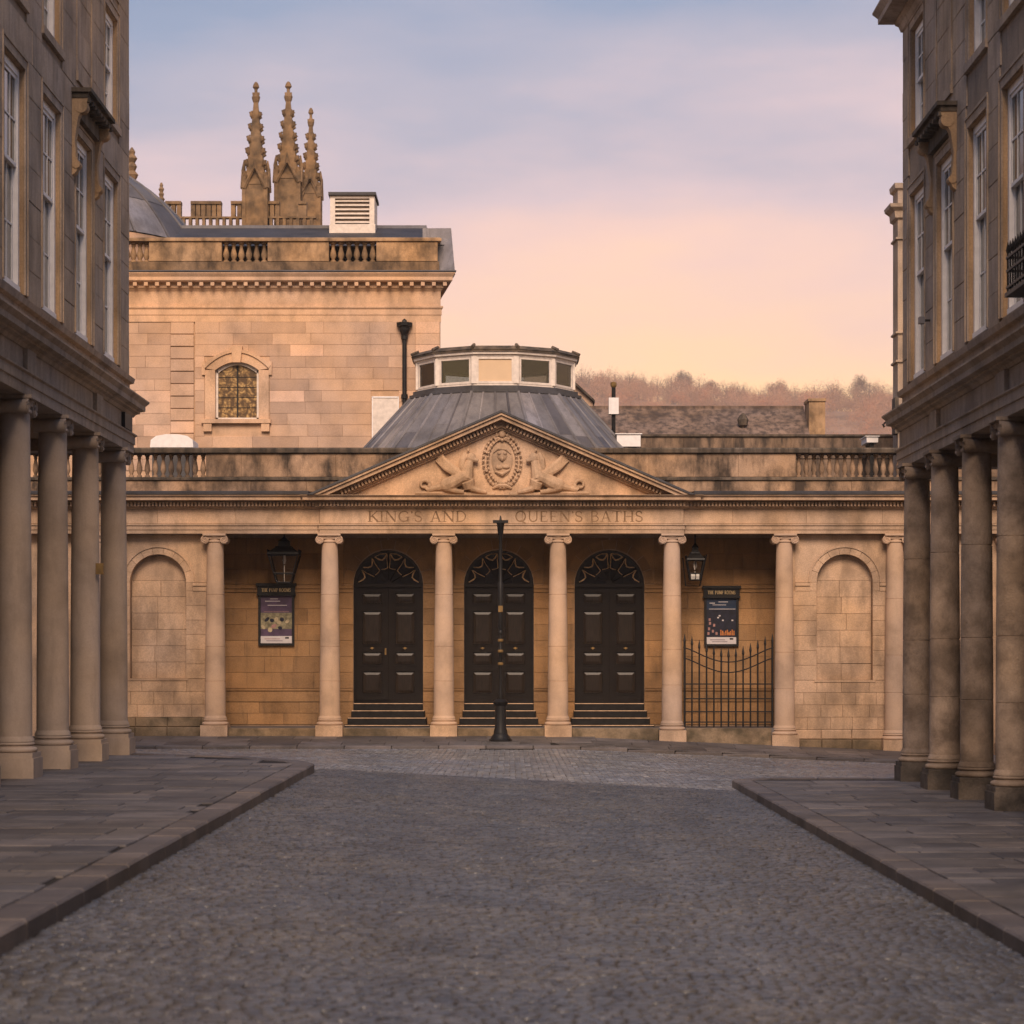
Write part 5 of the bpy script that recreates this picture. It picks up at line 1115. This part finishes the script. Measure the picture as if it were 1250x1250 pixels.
for (a, b) in ((205, 219), (236, 268), (285, 300), (326, 339), (367, 372)):
    MB().box(ax_(a) - .1, ax_(b) + .1, YA - .25, YA + .3, az(250), az(246.5)).build('merlon_cap', 'abbey', bt_)
    n_ = max(2, round((b - a) / 7) + 1)
    for i in range(n_):
        u = a + (b - a) * i / (n_ - 1); MB().box(ax_(u) - .10, ax_(u) + .10, YA - .18, YA + .2, az(265), az(250)).build('merlon_bar', 'abbey', bt_)

# ================================================================== ROOFS BEHIND THE RIGHT WING
YQ = 66.0
qx = lambda u, y=YQ: y * (u - U0) / F
qz = lambda v_, y=YQ: EYE + y * (V0 - v_) / F
rb_ = root('rear_block', 'flat stained parapet block behind the bath house balustrade', 'building', (qx(930), YQ, 0))
BX('wall', 'rear', rb_, qx(782), qx(1140), YQ, YQ + .4, 3, qz(534))
ashlar(rb_, 'rear', FRONT(YQ), qx(782), qx(1120), qz(560), qz(534), .5, 1.5, (), .03, .006)
MB().sweep([(qx(780), YQ), (qx(1141), YQ)], [(0, qz(534)), (.09, qz(533)), (.09, qz(530.5)), (-.5, qz(530)), (-.5, qz(534))]).build('coping', 'coping', rb_)
Y2 = 82.0
r2 = root('stone_roofed_house', 'long stone-slated roof with square chimney behind the bath house', 'building', (qx(850, Y2), Y2, 0))
MB().prism_x([(Y2, qz(545, Y2)), (Y2 + 2.6, qz(487, Y2)), (Y2 + 5.2, qz(545, Y2)), (Y2 + 5.2, 2), (Y2, 2)], qx(690, Y2), qx(992, Y2)).build('roof', 'stoneslate', r2)
BX('ridge', 'stoneslate', r2, qx(690, Y2), qx(992, Y2), Y2 + 2.5, Y2 + 2.75, qz(487, Y2) - .12, qz(487, Y2) + .03)
ch_ = MB().box(qx(992, Y2), qx(1012, Y2), Y2 + 1.0, Y2 + 2.2, 2, qz(486, Y2)).box(qx(991, Y2), qx(1013, Y2), Y2 + .95, Y2 + 2.25, qz(486, Y2), qz(482.5, Y2)).build('chimney', 'pumpdirty', r2)
fin = MB().lathe(qx(911, Y2), Y2 + 1.2, [(.04, qz(530, Y2)), (.04, qz(517, Y2)), (.16, qz(515, Y2)), (.20, qz(508, Y2)), (.12, qz(503, Y2)), (.04, qz(500, Y2))], 8).build('finial', 'coping', r2)
gb = root('gabled_roof', 'small stone gable peeping out beside the glazed roof lantern', 'building', (qx(690, 86), 88, 0))
MB().prism_y([(qx(640, 88), 2), (qx(724, 88), 2), (qx(724, 88), qz(491, 88)), (qx(700, 88), qz(468, 88)), (qx(640, 88), qz(440, 88))], 88, 90).build('wall', 'pumptrim', gb)
MB().prism_y([(qx(726, 88), qz(492, 88)), (qx(726, 88), qz(489, 88)), (qx(700, 88), qz(465, 88)), (qx(700, 88), qz(468.5, 88))], 87.8, 90).build('verge', 'coping', gb)
fp = root('flue_pipe', 'dark pole carrying a white cabinet above the roof', 'pole', (qx(749, 70), 70, 5.6))
MB().tube([(qx(749, 70), 70, 5.5), (qx(749, 70), 70, qz(470, 70))], .06, 8).build('pole', 'iron', fp); MB().box(qx(743, 70), qx(755, 70), 69.85, 70.15, qz(506, 70), qz(486, 70)).build('cabinet', 'white', fp)
MB().lathe(qx(749, 70), 70, [(.06, qz(473, 70)), (.09, qz(471, 70)), (.09, qz(467, 70)), (.03, qz(466, 70))], 8).build('cap', 'metal', fp)
for (u0, u1, v0, v1, y, nm, lb) in ((753, 782, 530, 545, 63, 'roof_plant_box', 'long white plant box on the roof beside the lead cone'), (1058, 1072, 533, 540, 64.5, 'rooftop_cowl', 'white ventilation cowl on the roof behind the balusters')):
    o = root(nm, lb, 'roof vent', (qx((u0 + u1) / 2, y), y, 5.56)); MB().box(qx(u0, y), qx(u1, y), y, y + 1, qz(v1, y), qz(v0, y)).box(qx(u0, y) - .04, qx(u1, y) + .04, y - .04, y + 1.04, qz(v0, y), qz(v0 - 1, y)).build('cabinet', 'white', o)
    MB().box(qx(u0, y) + .1, qx(u1, y) - .1, y + .1, y + .9, 5.56, qz(v1, y)).build('base', 'iron', o)
rv = root('rounded_roof_vent', 'white round-topped roof vent behind the parapet balusters', 'roof vent', (qx(209, 61), 61, 5.56))
a, b, y = qx(183, 61), qx(236, 61), 61
MB().prism_y([(a, qz(546, y)), (b, qz(546, y)), (b - .02, qz(537, y)), (b - .16, qz(532, y)), (b - .4, qz(530, y)), (a + .4, qz(530, y)), (a + .16, qz(532, y)), (a + .02, qz(537, y))], y, y + 1.1).build('hood', 'white', rv)
MB().box(a + .05, b - .05, y + .05, y + 1.05, 5.9, qz(546, y)).build('housing', 'leadk', rv)
for k_ in range(4): x = a + .12 + (b - a - .24) * k_ / 3; MB().box(x - .05, x + .05, y + .3, y + .8, 5.56, 5.9).build('leg', 'offwhite', rv)
YT = 62.5; th = root('corner_house', 'tall stone house edge with moulded cornice beyond the worn terrace', 'building', (12, 64, 0))
tx = lambda u: YT * (u - U0) / F
tz = lambda v_: EYE + YT * (V0 - v_) / F
MB().box(tx(1096), tx(1098) + 6, YT, YT + .8, 0, tz(228)).build('wall', 'side', th)
tp = [(tx(1096), YT + .8), (tx(1096), YT), (tx(1098) + 6, YT)]
MB().sweep(tp, [(0, tz(268)), (.08, tz(266)), (.1, tz(258)), (.22, tz(254)), (.24, tz(250)), (0, tz(249))]).build('cornice', 'side', th)
MB().sweep(tp, [(0, tz(232)), (.08, tz(230)), (.1, tz(224)), (-.2, tz(223))]).build('coping', 'side', th)
for v_ in (290, 405, 440): MB().sweep(tp, [(0, tz(v_ + 3)), (.06, tz(v_ + 2)), (.06, tz(v_)), (0, tz(v_ - 1))]).build('string_course', 'side', th)
MB().box(tx(1091), tx(1096) - .004, YT - .2, YT + .3, tz(530), tz(486)).build('bay', 'coping', th)
MB().tube([(tx(1096), YT - .1, tz(517)), (tx(1080), YT - .1, tz(516)), (tx(1077), YT - .1, tz(519)), (tx(1079), YT - .1, tz(522))], .035, 6).build('bracket', 'iron', th)

# building that closes the street behind the camera (shades the near street from the low sun)
sb = root('street_end_house', 'plain stone house closing the street', 'building', (0, -45, 0))
MB().box(-34, 34, -52, -45, -.5, 14.5).build('wall', 'side', sb); MB().prism_x([(-52.4, 14.5), (-44.6, 14.5), (-48.5, 17.0)], -34.5, 34.5).build('roof', 'slate', sb)

# ================================================================== HILL AND WOODS
HS = 1.7
HX = np.linspace(-300, 420, 60) * HS; HY = np.linspace(420, 900, 36) * HS
def hill_z(x, y):
    x, y = x / HS, y / HS
    t_ = (y - 420) / 430; base = 88.5 * sst(t_) if t_ < 1 else 88.5 - (y - 850) * .15
    z_ = base * (1 + .05 * math.sin(x * .021 + 1.0) + .02 * math.sin(x * .06)) + .02 * (x - 60) * sst(t_) - 2
    return z_ * HS
v = [(x, y, hill_z(x, y)) for y in HY for x in HX]; n_ = len(HX)
hl = MB().add(v, [(j * n_ + i, j * n_ + i + 1, (j + 1) * n_ + i + 1, (j + 1) * n_ + i) for j in range(len(HY) - 1) for i in range(n_ - 1)]).build('hill', 'hill', None, True, (0, 0, 0)); tag(hl, 'wooded hillside rising beyond the roofs', 'hill', kind='structure')
rng = np.random.default_rng(3)
def trunk_mesh(x, y, z, h):
    mb = MB().tube([(x, y, z - 1), (x + .2, y, z + h * .35), (x, y, z + h * .72)], [.5, .35, .1], 6)
    for k_ in range(7):
        a = rng.uniform(0, 6.28); t_ = rng.uniform(.2, .5); l = h * .34; mb.tube([(x, y, z + h * t_), (x + math.cos(a) * l * .5, y + math.sin(a) * l * .5, z + h * t_ + l * .45), (x + math.cos(a) * l * .8, y + math.sin(a) * l * .8, z + h * t_ + l * .95)], [.16, .10, .03], 4)
    return mb
VV = {'wood_far': [], 'russet': []}; TB = MB()
def crowns(cs, n, size):
    """all crowns of a kind at once: rounded clumps of twig-sized faces"""
    out = []
    for (c, rx, rz_) in cs:
        K = 18; cl = rng.normal(size=(K, 3)); cl /= np.linalg.norm(cl, axis=1)[:, None]; cl[:, 2] = np.abs(cl[:, 2]) * 1.1 - .35; cl *= rng.uniform(.3, .85, (K, 1))
        q = cl[rng.integers(0, K, n)]; d = rng.normal(size=(n, 3)); d /= np.linalg.norm(d, axis=1)[:, None]; q = q + d * (rng.random((n, 1)) ** .6) * .34
        p = np.array(c) + q * np.array([rx, rx, rz_]); a = rng.normal(size=(n, 3)); a[:, 2] += .5; a /= np.linalg.norm(a, axis=1)[:, None]
        b_ = np.cross(a, rng.normal(size=(n, 3))); b_ /= np.linalg.norm(b_, axis=1)[:, None]; s_ = size * rng.uniform(.5, 1.4, (n, 1))
        out.append(np.stack([p - a * s_, p + b_ * s_ * .35, p + a * s_], 1).reshape(-1, 3))
    return np.concatenate(out).tolist()
CS = {'wood_far': [], 'russet': []}
for i in range(980):
    x, y = rng.uniform(-5, 170) * HS, (470 + 385 * rng.random() ** .75) * HS; z = hill_z(x, y); h = rng.uniform(13, 23) * (1.0 if y < 1380 else rng.uniform(.75, 1.15)); r = rng.uniform(6.5, 12)
    CS['russet' if rng.random() < .12 else 'wood_far'].append(((x, y, z + h * .42), r, h * .58))
    if y > 1350: m_ = trunk_mesh(x, y, z, h); TB.add(m_.v, m_.f)
for i in range(170):
    x, y = rng.uniform(0, 285), rng.uniform(1400, 1450); CS['wood_far'].append(((x, y, hill_z(x, y) + 3.5), rng.uniform(6, 9), 5.0))
wd = root('woodland', 'hazy bare winter wood covering the hillside', 'woodland', (100, 1200, 70)); wd['kind'] = 'stuff'
for k_, c in CS.items():
    V = crowns(c, 820, .46)
    MB().add(V, [(i, i + 1, i + 2) for i in range(0, len(V), 3)]).build('crowns', k_, wd)['kind'] = 'stuff'
TB.build('trunks', 'trunk', wd)['kind'] = 'stuff'
lab = {833: 'tallest dark spreading tree standing up from the hilltop wood', 868: 'round bare tree on the hilltop beside the tallest tree', 948: 'wide bare tree on the hill crest above the long stone roof', 1050: 'broad bare tree on the hill crest beyond the chimney'}
for u, vt_, wpx in ((833, 446, 34), (868, 455, 28), (948, 458, 46), (1050, 453, 54)):
    y = 1440; x = y * (u - U0) / F; zt_ = EYE + y * (V0 - vt_) / F; z = hill_z(x, y); h = max(zt_ - z, 16); r = wpx * y / F / 2
    t_ = root('hill_tree', lab[u], 'tree', (x, y, z), 'single trees on the hilltop')
    trunk_mesh(x, y, z, h).build('trunk', 'trunk', t_); V = crowns([((x, y, zt_ - h * .40), r, h * .40)], 3600, .6)
    MB().add(V, [(i, i + 1, i + 2) for i in range(0, len(V), 3)]).build('crown', 'trunk' if u == 833 else 'wood_far', t_)

# ================================================================== HAZE
m = bpy.data.materials.new('haze_air'); m.use_nodes = True; t = m.node_tree; t.nodes.clear()
pv = N(t, 'ShaderNodeVolumePrincipled'); pv.inputs['Color'].default_value = (.95, .86, .84, 1); pv.inputs['Density'].default_value = .00027; pv.inputs['Anisotropy'].default_value = 0
t.links.new(pv.outputs[0], N(t, 'ShaderNodeOutputMaterial').inputs['Volume']); M['haze'] = m
hz_ = MB().box(-540, 730, -60, 1545, -3.5, 205).build('haze', 'haze'); tag(hz_, 'pale pink dusk haze over the town and hill', 'haze', kind='stuff')
